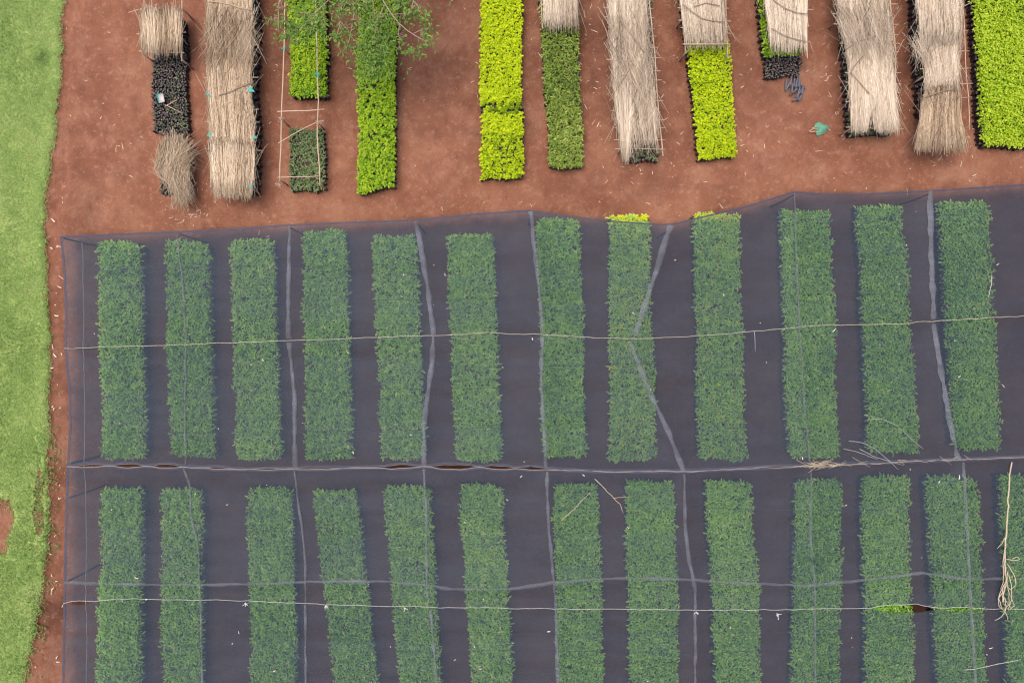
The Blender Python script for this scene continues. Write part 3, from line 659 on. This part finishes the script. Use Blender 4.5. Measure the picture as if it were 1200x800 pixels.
# ------------------------------------------------------------------ small things in the yard
def tag_card():
    t = thing('plant_tag', 'small white tag on a teal holder standing among black bags', 'tag', base(186, 115))
    def quad(name, pts, mat, th=.008):
        p = np.array(pts); q = p - [0, 0, th]
        n = len(p); side = np.array([[k, (k + 1) % n, n + (k + 1) % n, n + k] for k in range(n)])
        np_mesh(name, np.vstack([p, q]), [np.vstack([side, np.arange(n)[None, :4], (n + np.arange(n)[::-1])[None, :4]])], mat, parent=t)
    quad('card', [P(185, 111, .34), P(191, 110, .34), P(193, 119, .33), P(187, 121, .33)], M['white'])
    quad('holder', [P(182.5, 110.5, .328), P(190.5, 109, .328), P(193, 119.5, .318), P(186, 121.5, .318)], M['teal'])
    c = P(188, 116, .31); tube('stake', [(c[0], c[1], .05), (c[0], c[1], .316)], .008, M['stick'], t)
tag_card()
stick('bent pale twig lying on the black bags near the tag', [(193, 125), (200, 119), (208, 117)], .22, .01, 'twig', 'cane', 'twig')
stick('thin pale twig slanting over the black bags below the bent one', [(194, 123), (205, 128), (214, 133)], .22, .009, 'twig', 'cane', 'twig')
# heap of grey plastic tubes: each one a thing
spots = [(921, 97, .3), (924, 96, .2), (927, 97, .1), (930, 97, -.1), (933, 97, .2), (937, 97, .1), (940, 99, -.3), (925, 102, .3), (929, 103, .1), (933, 103, .5), (937, 104, .2),
         (941, 105, .0), (930, 108, .9), (934, 110, .5), (938, 110, .7), (936, 114, 1.1), (939, 114, .6)]
for k, (px, py, a) in enumerate(spots):
    a += random.gauss(0, .2); px += random.gauss(0, .8); py += random.gauss(0, 1)
    c = P(px, py, 0.06 + .03 * (k % 3)); d = np.array([math.sin(a), math.cos(a), .05]) * .12
    o = tube('plastic_tube', [c - d, c, c + d], .025, M['tubes'], None, sides=7)
    tag(o, 'grey plastic planting tube lying in the heap on the soil', 'tube', 'grey planting tubes in one heap')
def sacking():
    n = 11; th = np.linspace(0, 2 * np.pi, 18, endpoint=False); c = P(962, 151, 0)
    V = [[c[0], c[1], .13]]
    for r in (.35, .7, 1.0):
        for a in th:
            rr = r * (.17 + .035 * math.sin(a * 3 + 1) + .02 * math.sin(a * 5))
            V.append([c[0] + rr * math.cos(a) * 1.0, c[1] + rr * math.sin(a) * .95, (.13 * (1 - r ** 1.7) + .012 + .02 * math.sin(a * 4 + r * 5) * r * (1.02 - r))])
    m = len(th); T = [[0, 1 + k, 1 + (k + 1) % m] for k in range(m)]
    Q = [[1 + r * m + k, 1 + (r + 1) * m + k, 1 + (r + 1) * m + (k + 1) % m, 1 + r * m + (k + 1) % m] for r in range(2) for k in range(m)]
    o = np_mesh('sacking', V, [np.array(Q), np.array(T)], M['tealcloth'], smooth=True, origin=np.array([c[0], c[1], 0]))
    tag(o, 'crumpled green sacking lying on the red soil', 'sacking')
    b = Bag()
    for q in ([(948, 154), (953, 151), (958, 152)], [(949, 155), (955, 154), (959, 155)], [(952, 150), (957, 149)]):
        b.add(*tube_data(PL(q, .05), .012, sides=5))
    tag(b.build('straw_wisp', M['litter'], None, tint=None, origin=P(953, 153, 0)), 'pale pinkish straw wisp sticking out beside the green sacking', 'straw wisp')
sacking()

# straw bits scattered on the soil
def flecks(name, n, pos, ln, wd, mat, label, cat, z0, tintm=.6):
    xy = pos(n); n = len(xy); a = RNG.uniform(0, 3.14, n); l = RNG.uniform(*ln, n) * RNG.choice([.5, 1, 1, 1.6], n); wv = RNG.uniform(*wd, n)
    d = np.stack([np.cos(a), np.sin(a)], 1); s = np.stack([-d[:, 1], d[:, 0]], 1); z = z0(xy[:, 0], xy[:, 1])
    bend = RNG.normal(0, .06, n) * l
    V = np.stack([np.c_[xy - d * l[:, None] / 2 - s * wv[:, None] / 2, z], np.c_[xy - d * l[:, None] / 2 + s * wv[:, None] / 2, z],
                  np.c_[xy + s * (bend + wv / 2)[:, None], z + .016], np.c_[xy + s * (bend - wv / 2)[:, None], z + .016],
                  np.c_[xy + d * l[:, None] / 2 + s * wv[:, None] * .2, z + .004], np.c_[xy + d * l[:, None] / 2 - s * wv[:, None] * .2, z + .004]], 1).reshape(-1, 3)
    i = np.arange(n)[:, None] * 6
    o = np_mesh(name, V, np.concatenate([i + [[0, 1, 2, 3]], i + [[3, 2, 4, 5]]]), mat, tint=np.repeat(np.clip(RNG.normal(tintm, .25, n), 0, 1), 6))
    tag(o, label, cat, kind='stuff')
def pos_yard(n):
    x = RNG.uniform(70, 1210, n * 2); y = RNG.uniform(-20, 262, n * 2)
    k = RNG.uniform(0, 1, n * 2) < .35 + .65 * (vnoise(x * .03, y * .03, 77) > .05)
    p = np.stack([x, y], 1)[k][:n]
    q = np.concatenate([np.c_[RNG.normal(cx, sx, m), RNG.normal(cy, sy * 1.3, m)] for cx, cy, sx, sy, m in ((a_, b_, c_, d_, e_ // 2) for a_, b_, c_, d_, e_ in
                        ((228, 245, 16, 7, 45), (240, 215, 10, 20, 15), (205, 245, 10, 6, 15), (150, 190, 20, 30, 15), (1135, 150, 10, 40, 25), (705, 110, 7, 60, 40), (690, 70, 5, 40, 25),
                         (975, 120, 8, 40, 30), (870, 150, 6, 25, 25), (740, 205, 18, 6, 25), (1100, 185, 20, 6, 20), (970, 90, 8, 50, 25), (310, 120, 5, 80, 30), (1062, 90, 5, 60, 40), (788, 100, 6, 60, 35)))])
    return np.array([P(a, b)[:2] for a, b in np.vstack([p, q])])
flecks('straw_litter', 120, pos_yard, (.035, .12), (.007, .014), M['litter'], 'pale straw bits scattered over the bare red soil', 'straw bits', lambda x, y: ground_z(x, y) + .012)
def pos_strip(n):
    y = RNG.uniform(250, 800, n); x = RNG.uniform(0, 1, n); e = np.interp(y, [p[1] for p in LAWN_EDGE], [p[0] for p in LAWN_EDGE])
    return np.array([P(a, b)[:2] for a, b in zip(e - 8 + x * (82 - e), y)])
flecks('leaf_litter', 45, pos_strip, (.04, .12), (.012, .03), M['litter'], 'pale dry leaf bits along the soil strip beside the lawn', 'leaf bits', lambda x, y: ground_z(x, y) + .03)

# ------------------------------------------------------------------ shade net
NZ = 1.5
TOP = [(71, 277), (110, 275), (160, 273), (210, 271), (270, 268), (340, 263), (410, 260), (488, 257), (560, 250), (620, 246), (660, 252), (700, 257), (750, 261), (785, 263), (830, 252),
       (880, 240), (930, 224), (965, 227), (1010, 227), (1090, 223), (1200, 216), (1290, 211)]
S1 = [(76, 408), (200, 404), (320, 400), (420, 396), (500, 393), (570, 390), (640, 392), (700, 396), (760, 397), (820, 393), (900, 387), (960, 381), (1060, 379), (1100, 376), (1200, 370), (1290, 366)]
S2 = [(79, 546), (110, 545), (200, 546), (300, 550), (400, 548), (500, 546), (560, 547), (640, 549), (700, 552), (800, 552), (880, 548), (950, 545), (1050, 541), (1130, 538), (1200, 535), (1290, 531)]
S3 = [(75, 707), (110, 705), (140, 702), (240, 703), (360, 707), (450, 710), (600, 713), (740, 714), (900, 715), (1010, 712), (1130, 714), (1200, 714), (1290, 713)]
BOT = [(72, 885), (600, 890), (1290, 885)]
LEFT = [(71, 277), (75, 320), (76.5, 370), (76, 408), (80, 450), (82, 495), (79, 546), (77, 600), (76, 650), (75, 707), (73, 800), (72, 885)]
GAP2 = [(85, 122, 3.6), (135, 166, 5.5), (180, 213, 5.5), (240, 268, 3.5), (300, 330, 1.8), (345, 400, 2.2), (448, 488, 5.5), (505, 560, 7), (567, 603, 5.5), (608, 641, 4), (880, 930, 1.6), (940, 985, 3)]
GAP2 = [(a, b, h * .72) for a, b, h in GAP2]
GAP3 = [(78, 106, 5), (1019, 1099, 9), (1098, 1157, 3.5)]
GAP1 = []
def gap_w(x, gaps):
    g = np.zeros_like(x)
    for a, b, h in gaps:
        t = np.clip((x - a) / (b - a), 0, 1); g = np.maximum(g, h * np.minimum(1, 1.25 * np.sin(t * np.pi)) * ((x > a) & (x < b)))
    return g
def ip(pl, x): return np.interp(x, [p[0] for p in pl], [p[1] for p in pl])
def smooth_ip(pl, x):
    return (ip(pl, x - 7) + 2 * ip(pl, x) + ip(pl, x + 7)) / 4
STRIPS = [([(208, 276), (215, 340), (218, 400), (217, 470), (218, 545)], 3.0), ([(340, 265), (338, 330), (338, 390), (345, 460), (346, 548)], 6.0),
          ([(488, 259), (500, 330), (508, 388), (507, 420), (497, 500), (497, 545)], 6.0), ([(622, 248), (632, 340), (636, 392), (634, 440), (640, 547)], 5.5),
          ([(786, 264), (765, 330), (744, 394)], 8.0), ([(738, 400), (758, 450), (785, 510), (801, 551)], 6.5), ([(931, 226), (933, 300), (937, 390), (942, 470), (949, 543)], 2.2),
          ([(1090, 224), (1092, 320), (1094, 380), (1105, 450), (1122, 537)], 7.0),
          ([(215, 548), (223, 570), (224, 600), (232, 640), (235, 690), (237, 800), (238, 885)], 3.2), ([(345, 551), (350, 590), (357, 640), (358, 680), (358, 800), (358, 885)], 3.2),
          ([(497, 549), (500, 600), (500, 690), (505, 720), (512, 800), (516, 885)], 3.4), ([(641, 552), (642, 600), (646, 650), (650, 690), (652, 740), (654, 800), (656, 885)], 4.4),
          ([(802, 555), (803, 620), (808, 660), (815, 690), (815, 800), (815, 885)], 3.8), ([(950, 548), (950, 640), (955, 690), (955, 800), (955, 885)], 2.4),
          ([(1128, 541), (1133, 610), (1137, 700), (1143, 800), (1146, 885)], 3.4)]
HBAND = [(76, 682), (140, 684), (200, 685), (300, 684), (360, 681), (450, 681), (500, 685), (530, 690), (600, 690), (650, 682), (720, 677), (810, 679), (850, 682), (950, 686), (1000, 681),
         (1080, 671), (1130, 678), (1200, 678), (1290, 677)]
SUP = np.vstack([resample(np.array(s, float), 6) for s, _ in STRIPS] + [resample(np.array(c, float), 8) for c in (TOP, S1, S2, S3, HBAND, LEFT)])
def net_z(px, py):
    sh = px.shape; a, b = px.ravel(), py.ravel(); d = np.empty(len(a))
    for k in range(0, len(a), 4000):
        d[k:k + 4000] = np.sqrt(((a[k:k + 4000, None] - SUP[None, :, 0]) ** 2 + (b[k:k + 4000, None] - SUP[None, :, 1]) ** 2).min(1))
    d = d / 46.0
    z = NZ - .13 * (1 - np.exp(-d / .55)) + .02 * fbm(a / 60, b / 22, 101) + .008 * fbm(a / 16, b / 12, 103)
    for k, yc in enumerate((312, 352, 431, 459, 505, 560, 596, 640, 742, 765, 788)):                # packing creases across the cloth
        yy = yc + 6 * vnoise(a / 90, a * 0 + k, 105); z = z + .034 * np.exp(-np.abs(b - yy) / 2.2) * np.clip(vnoise(a / 70, a * 0 + k * 3.3, 107) + .35, 0, 1)
    return z.reshape(sh)
def panel(label, top, bot, gt, gb, y_hint, hem_top=False, first=False):
    xs = np.unique(np.r_[np.arange(71, 1290, 4.0), 1290]); nv = 36
    t = np.linspace(0, 1, nv)
    yt = smooth_ip(top, xs) + (gap_w(xs, gt) / 2 if gt is not None else 0) + .25
    yb = smooth_ip(bot, xs) - (gap_w(xs, gb) / 2 if gb is not None else 0) - .25
    YY = yt[None] + (yb - yt)[None] * t[:, None]
    xl = np.interp(YY, [p[1] for p in LEFT], [p[0] for p in LEFT])
    XX = xl + (1290 - xl) * ((xs - 71) / (1290 - 71))[None] ** 1.0
    yt2 = lambda x: smooth_ip(top, x) + (gap_w(x, gt) / 2 if gt is not None else 0) + .25
    yb2 = lambda x: smooth_ip(bot, x) - (gap_w(x, gb) / 2 if gb is not None else 0) - .25
    YY = yt2(XX) + (yb2(XX) - yt2(XX)) * t[:, None]
    ZZ = net_z(XX, YY)
    s = (H - NZ) / H / PPM
    V = np.stack([(XX - 600) * s, (400 - YY) * s, ZZ], -1)
    n = len(xs); i = np.arange(nv - 1)[:, None] * n + np.arange(n - 1)[None]
    base_ = np.array([V[..., 0].mean(), V[..., 1].mean(), 0])
    th_ = thing('shade_net', label, 'shade net', base_)
    np_mesh('cloth', V.reshape(-1, 3), np.stack([i, i + n, i + n + 1, i + 1], -1).reshape(-1, 4), M['net'], parent=th_, smooth=True)
    def hem(edge, w_, name='hem'):
        inner = edge['in']; outer = edge['out']; m = len(inner)
        Vv = np.vstack([inner + [0, 0, .006], (inner + outer) / 2 + [0, 0, .015], outer + [0, 0, .006]])
        q = np.arange(m - 1)[:, None]
        np_mesh(name, Vv, np.concatenate([q + [[0, 1, m + 1, m]], q + [[m, m + 1, 2 * m + 1, 2 * m]]]), M['hem'], parent=th_, smooth=True)
    lef = V[:, 0]; hem(dict(out=lef + [-.015, 0, 0], **{'in': lef + [.035, 0, 0]}), 0)
    if hem_top:
        tp = V[0]; hem(dict(out=tp + [0, .012, 0], **{'in': tp + [0, -.03, 0]}), 0)
    if y_hint in 'BC':                                              # doubled edge along the lower seam
        e = V[-1] if y_hint == 'B' else V[0]; sgn = 1 if y_hint == 'B' else -1
        hem(dict(out=e + [0, -.004 * sgn, 0], **{'in': e + [0, .05 * sgn, 0]}), 0)
    # narrow doubled strips added to draw crease lines that overhead light hardly shows
    for k, yc in enumerate((312, 352, 431, 459, 505, 596, 640, 742, 765, 788)):
        x_ = np.arange(78, 1290, 6.0); yy = yc + np.interp(x_, [70, 1290], [4, -14]) * (yc < 545) + 2.5 * vnoise(x_ / 90, x_ * 0 + k, 105)
        if not (ip(top, 600) < yc < ip(bot, 600)): continue
        ok = (yy > ip(top, x_) + 4) & (yy < ip(bot, x_) - 4); x0_ = random.uniform(78, 500); x1_ = x0_ + random.uniform(250, 700)
        ok &= (x_ > x0_) & (x_ < x1_); x_, yy = x_[ok], yy[ok]
        if len(x_) < 5: continue
        z_ = net_z(x_, yy) + .006; w1 = .42 * (1 + .5 * vnoise(x_ / 30, x_ * 0 + k, 131)); m_ = len(x_)
        Vj = np.vstack([np.stack([(x_ - 600) * s, (400 - yy - o_ * w1) * s, z_ + dz], 1) for o_, dz in ((-1, 0), (0, .008), (1, 0))]); qj = np.arange(m_ - 1)[:, None]
        np_mesh('crease_strip', Vj, np.concatenate([qj + [[0, 1, m_ + 1, m_]], qj + [[m_, m_ + 1, 2 * m_ + 1, 2 * m_]]]), M['net'], parent=th_, smooth=True)
    # pleats: gathered folds of the cloth over the support wires
    for pl, wd in STRIPS:
        m = (pl[0][1] + pl[-1][1]) / 2
        r = resample(np.array(pl, float), 5)
        ok = (r[:, 1] > ip(top, r[:, 0]) - 1.5) & (r[:, 1] < ip(bot, r[:, 0]) + 1.5)
        if ok.sum() < 4: continue
        add_pleat(r[ok], wd, th_)
    if y_hint == 'C': add_pleat(resample(np.array(HBAND, float), 5), 4.2, th_)
    return th_
def add_pleat(r, wd, th_):
    n = len(r); tn = np.gradient(r, axis=0); tn /= np.linalg.norm(tn, axis=1)[:, None]; nr = np.stack([-tn[:, 1], tn[:, 0]], 1)
    q = np.arange(n) * .35 + r[0, 0]
    w_ = wd * .86 * (1 + .35 * vnoise(q, q * 0, 111) + .2 * vnoise(q * 3, q * 0, 112)) * .5
    c = r + nr * (.5 * vnoise(q * 1.5, q * 0, 113))[:, None]
    s = (H - NZ) / H / PPM; z = net_z(r[:, 0], r[:, 1])
    def col(off, dz):
        p = c + nr * (w_ * off)[:, None]
        return np.stack([(p[:, 0] - 600) * s, (400 - p[:, 1]) * s, z + dz], 1)
    V = np.vstack([col(-1, .008), col(-.35, .05 + .012 * vnoise(q * 4, q * 0, 114)), col(.25, .035 + .012 * vnoise(q * 4, q * 0, 115)), col(1, .008)])
    i = np.arange(n - 1)[:, None]
    np_mesh('pleat', V, np.concatenate([i + [[k * n, k * n + 1, (k + 1) * n + 1, (k + 1) * n]] for k in range(3)]), M['pleat'], parent=th_, smooth=True)
panel('dark shade net panel nearest the open beds, above the first rope', TOP, S1, None, GAP1, 'A', hem_top=True)
panel('dark shade net panel between the thin rope and the gaping seam', S1, S2, GAP1, GAP2, 'B')
panel('dark shade net panel below the gaping seam, crossed by a pale fold', S2, S3, GAP2, GAP3, 'C')
panel('dark shade net panel along the bottom edge, below the white string', S3, BOT, GAP3, None, 'D')

# ropes, strings and wires of the net
def rope(label, pl, mat, r, dz=.02, name='rope', cat='rope', wob=.006):
    q = resample(np.array(pl, float), 9); q[:, 1] += .5 * vnoise(q[:, 0] / 25, q[:, 0] * 0, 121)
    s = (H - NZ) / H / PPM; z = net_z(q[:, 0], q[:, 1]) + dz
    tag(tube(name, np.stack([(q[:, 0] - 600) * s, (400 - q[:, 1]) * s, z], 1), r, M[mat], None, sides=5, wob=wob), label, cat)
rope('thin straw-coloured rope crossing the upper net from side to side', S1, 'rope', .008)
sx = np.linspace(79, 1290, 160)
up2 = [(x, float(ip(S2, x) - gap_w(np.array([x]), GAP2)[0] / 2 - .3)) for x in sx]; lo2 = [(x, float(ip(S2, x) + gap_w(np.array([x]), GAP2)[0] / 2 + .4)) for x in sx]
rope('dark grey rope on the upper lip of the gaping net seam', up2, 'cord', .008)
rope('tan rope on the lower lip of the gaping net seam', lo2, 'tape', .007, .02)
rope('white string stitched across the lower net from side to side', [(x, float(ip(S3, x) - gap_w(np.array([x]), GAP3)[0] / 2 - .6)) for x in np.linspace(75, 1290, 170)], 'string', .0065)
rope('thin wire running down under the net near its left edge', [(93, 283), (94, 350), (95, 430), (96, 520), (97, 620), (98, 700), (97, 800), (97, 885)], 'wire', .011, -.06, 'wire', 'wire', .003)
rope('short dangling string below the upper rope, between two beds', [(884, 388), (886, 400), (886, 412)], 'wire', .008, .02, 'string', 'string')
rope('short wire across the last lower beds at the right', [(1130, 785), (1150, 782), (1175, 779), (1200, 774)], 'string', .008, .02, 'string', 'string')
# straw stuffed into the gaping seam
def seam_straw():
    b = Bag()
    for k in range(60):
        x = random.choice([random.uniform(935, 985), random.uniform(980, 1150), random.uniform(950, 980)]); y = float(ip(S2, x)) + random.gauss(0, 1.6)
        a = random.gauss(.06, .35); l = random.uniform(5, 22)
        p = [P(x - l / 2, y + a * l / 2, NZ + .05), P(x, y, NZ + .075), P(x + l / 2, y - a * l / 2, NZ + .05)]
        b.add(*tube_data(p, random.uniform(.003, .006), sides=4))
    o = b.build('seam_straw', M['vine'], None, origin=P(1000, 543, NZ)); tag(o, 'tan straw caught along the right half of the gaping seam', 'straw', kind='stuff')
seam_straw()

# posts holding the net up
def post(label, px, py, r=.024):
    s = (H - NZ) / H / PPM; x, y = (px - 600) * s, (400 - py) * s
    t = tube('net_post', [(x, y, -.1), (x + .015, y - .01, .7), (x, y, NZ - .03)], r, M['post'], None, r1=r * .8, sides=8); tag(t, label, 'post', 'posts under the shade net')
post('dark post under the top left corner of the shade net', 74, 279)
post('dark post under the left net edge at the thin rope', 80, 408)
post('dark post under the left net edge at the gaping seam', 83, 543, .04)
post('dark post under the left net edge just below the gaping seam', 81, 583)
post('dark post under the left net edge at the pale fold', 79, 681, .03)
post('dark post under the top net edge above the second bed', 210, 274)
post('dark post under the top net edge left of the fourth bed', 340, 267)
post('dark post under the top net edge right of the fifth bed', 488, 261)
post('dark post under the top net edge left of the seventh bed', 621, 250)
post('dark post under the top net edge right of the eighth bed', 786, 267)
post('dark post under the net corner peak above the tenth bed', 931, 228)
post('dark post under the top net edge left of the twelfth bed', 1090, 227)

# things lying on the net
def on_net(px, py, dz=.03):
    s = (H - NZ) / H / PPM; z = float(net_z(np.array([px], float), np.array([py], float))[0]) + dz
    return np.array([(px - 600) * s, (400 - py) * s, z])
def twig(label, pts, r=.012, r1=None, mat='vine', name='twig', cat='twig', dz=.03):
    q = resample(np.array(pts, float), 5)
    tag(tube(name, [on_net(a, b, dz) for a, b in q], r, M[mat], None, r1=r1, sides=5, wob=.005), label, cat)
twig('long bent pale twig on the net over the eleventh upper bed', [(1018, 492), (1035, 491), (1052, 498), (1070, 515), (1083, 526)], .010, .006, 'wire')
twig('grey twig on the net left of the gaping seam end, longest of three', [(996, 517), (1010, 518), (1025, 525), (1040, 538), (1053, 550)], .010, .007, 'wire')
twig('grey twig on the net crossing the gaping seam, middle of three', [(1008, 526), (1025, 535), (1045, 541), (1059, 545)], .010, .006, 'wire')
twig('grey twig on the net crossing the gaping seam, lowest of three', [(989, 526), (1005, 529), (1028, 538)], .009, .006, 'wire')
twig('straight pale straw on the net over the seventh lower bed', [(658, 610), (675, 595), (692, 577)], .010, .006)
twig('forked grey twig on the net between seventh and eighth lower beds', [(697, 561), (708, 572), (720, 584), (728, 592), (731, 602)], .010, .006)
twig('short reddish twig on the net at the eighth lower bed', [(720, 584), (731, 583), (742, 582)], .010, .006, 'tape')
twig('curved white stalk on the net over the twelfth upper bed', [(1165, 322), (1164, 335), (1160, 348)], .009, .006, 'string')
# dead plant pulled up and thrown on the net: long stem, tangled roots
dp = thing('dead_plant', 'uprooted dry plant with tangled roots lying on the net', 'dead plant', tuple(on_net(1180, 640, 0)))
def dpp(pts, r, r1, name, dz=.05):
    q = resample(np.array(pts, float), 4)
    tube(name, [on_net(a, b, dz) for a, b in q], r, M['vine'], dp, r1=r1, sides=6, wob=.004)
dpp([(1185, 541), (1184, 575), (1182, 610), (1180, 640), (1178, 665), (1177, 690), (1175, 705)], .016, .022, 'stem')
for k, pl in enumerate(([(1182, 626), (1176, 637), (1170, 643)], [(1180, 655), (1189, 657), (1196, 655), (1193, 652), (1186, 655)], [(1180, 660), (1186, 672), (1188, 684), (1183, 690), (1176, 684), (1178, 672)],
                        [(1179, 668), (1174, 684), (1168, 702), (1168, 710), (1174, 713), (1180, 706), (1181, 694)], [(1178, 680), (1184, 698), (1187, 709), (1180, 713), (1175, 706)],
                        [(1177, 690), (1170, 700), (1172, 711), (1178, 718), (1181, 727)], [(1177, 700), (1176, 714), (1172, 722), (1165, 726)], [(1179, 672), (1183, 684), (1184, 700), (1178, 712)],
                        [(1180, 640), (1176, 656), (1175, 672), (1172, 690)], [(1178, 676), (1173, 690), (1178, 704), (1184, 712)])):
    dpp(pl, .011, .007, 'root', .06 + .015 * (k % 4))
# light flecks fallen on the net
def pos_net(n):
    x = RNG.uniform(85, 1205, n); y = RNG.uniform(285, 800, n); s = (H - NZ) / H / PPM
    return np.stack([(x - 600) * s, (400 - y) * s], 1)
def znet(x, y):
    s = (H - NZ) / H / PPM; return net_z(x / s + 600, 400 - y / s) + .012
flecks('net_litter', 75, pos_net, (.025, .075), (.010, .02), M['litter'], 'small pale leaves and flecks fallen on the shade net', 'leaf flecks', znet, tintm=.8)
for k, (px, py, lab) in enumerate(((288, 707, 'white rag knotted to the string over the third lower bed'), (382, 709, 'white rag knotted to the string at the fourth lower bed'), (475, 712, 'white rag knotted to the string at the fifth lower bed'),
                                  (815, 716, 'white rag knotted to the string left of the ninth lower bed'), (912, 719, 'white rag dangling from the string right of the ninth lower bed'))):
    c = on_net(px, py, .03); b = Bag()
    for q in range(6):
        a = random.uniform(0, 6.28); d = np.array([math.cos(a), math.sin(a) - .4, random.uniform(0, .3)]) * random.uniform(.03, .075); sd_ = np.array([-math.sin(a), math.cos(a), 0]) * .009
        b.add(np.array([c - sd_, c + sd_, c + d + sd_ * .7, c + d - sd_ * .7]), np.array([[0, 1, 2, 3]]))
    tag(b.build('rag', M['string'], None, origin=c), lab, 'rag')

# ------------------------------------------------------------------ young tree reaching in from beyond the top edge
TX, TY = -3.75, 9.45
tr = thing('young_tree', 'young feathery tree reaching over the beds from the top edge', 'tree', (TX, TY, 0))
tube('trunk', [(TX, TY, -.1), (TX + .05, TY - .03, 1.0), (TX, TY, 2.2), (TX - .03, TY + .05, 3.3), (TX, TY + .1, 4.1)], .07, M['bark'], tr, r1=.02, sides=9, step=.4)
Lb = dict(b=[], az=[], l=[], t=[])
def spray(c, n, sp, dark=0.0):
    for k in range(int(n * 1.1)):
        p = np.asarray(c) + RNG.normal(0, 1, 3) * np.array(sp); Lb['b'].append(p); Lb['az'].append(random.uniform(0, 6.28)); Lb['l'].append(random.uniform(.06, .12)); Lb['t'].append(min(1, max(0, random.gauss(.45 - dark, .2))))
def limb(pts, r=.018, side=7, ln=.35, bare_=.5, leafy=16, fill=0):
    """pts: (px, py, z) where the limb shows; starts at the trunk"""
    w_ = [np.array([TX, TY, pts[0][2] + .25])] + [P(a, b, z) for a, b, z in pts]
    br = tube('branch', w_, r * 1.35, M['bark'], tr, r1=.009, sides=6, step=.25, wob=.012)
    q = resample(np.array(w_), .12); n = len(q)
    tb = Bag()
    for k in range(side):
        i = int(n * (.35 + .6 * k / side)); p = q[i]; tng = q[min(i + 1, n - 1)] - q[i - 1]; tng /= np.linalg.norm(tng)
        sg = 1 if k % 2 else -1; nr = np.array([-tng[1], tng[0], 0]) * sg
        l = ln * random.uniform(.7, 1.2) * (1.15 - .5 * k / side); e = p + (tng * .75 + nr * .8) * l + [0, 0, random.uniform(-.05, .05)]
        m = p + (tng * .35 + nr * .5) * l
        tb.add(*tube_data([p, m, e], .010, .005, 4))
        for j in range(6):                                          # fine side twiglets
            a = m + (e - m) * (j / 6.0); d = (tng * .4 + nr * random.choice([-.8, .9])) * .13 * random.uniform(.6, 1.3); tb.add(*tube_data([a, a + d * .6, a + d], .006, .004, 3))
            if random.random() > bare_: spray(a + d, leafy // 4, (.05, .05, .03))
        spray(e, leafy, (.09, .09, .05))
    spray(q[-1], leafy, (.09, .08, .05))
    tw = tb.build('twig', M['bark'], br, origin=np.array(tr.location)); tw['kind'] = 'stuff'; return br
limb([(452, 10, 2.5), (470, 30, 2.4), (502, 50, 2.3)], .02, 8, .42, .75, 18)
limb([(416, -5, 2.3), (414, 20, 2.2), (406, 60, 2.1)], .016, 8, .36, .8, 14)
limb([(400, -12, 2.4), (380, 5, 2.3), (362, 25, 2.2), (345, 46, 2.15)], .018, 9, .38, .35, 26)
limb([(436, -10, 2.3), (440, 25, 2.2), (442, 72, 2.1)], .02, 10, .34, .12, 34)
limb([(455, -20, 2.6), (480, -5, 2.5), (496, 18, 2.45)], .016, 7, .32, .4, 26)
limb([(390, -40, 2.5), (350, -30, 2.4), (325, 0, 2.3), (327, 38, 2.2)], .016, 7, .30, .6, 10)
limb([(420, -20, 2.4), (402, 10, 2.3), (394, 44, 2.2)], .012, 6, .26, .6, 12)
for (px, py, n, sx_, sy_) in ((441, 55, 420, .26, .34), (436, 80, 150, .2, .16), (362, 22, 150, .30, .20), (352, 42, 90, .26, .12), (400, 3, 70, .25, .08), (470, 12, 110, .16, .22), (500, 35, 60, .05, .2), (483, 60, 50, .14, .07), (396, 44, 40, .12, .06), (415, -10, 200, .7, .2), (335, 32, 40, .06, .16)):
    spray(P(px, py, 2.2), n, (sx_, sy_, .12), .08)
for k in range(8):
    a = k * .785 + .4; e = np.array([TX + 1.7 * math.cos(a), TY + .6 + 1.4 * math.sin(a), random.uniform(2.6, 3.6)])
    if e[1] > 9.0:
        tube('branch', [(TX, TY, 2.4 + .1 * k), (TX + .8 * math.cos(a), TY + .5 * math.sin(a), 3.0), e], .02, M['bark'], tr, r1=.006, step=.3)
        spray(e, 320, (.45, .45, .25)); spray((e + [TX, TY, 3]) / 2, 160, (.35, .35, .2))
bb = np.array(Lb['b']); V, Fq = leaf_batch(bb, np.array(Lb['az']), RNG.normal(.1, .35, len(bb)), np.array(Lb['l']), np.array(Lb['l']) * .36)
cr = np_mesh('crown', V, Fq, M['tree'], tint=np.repeat(np.array(Lb['t']), 6), parent=tr); cr['kind'] = 'stuff'
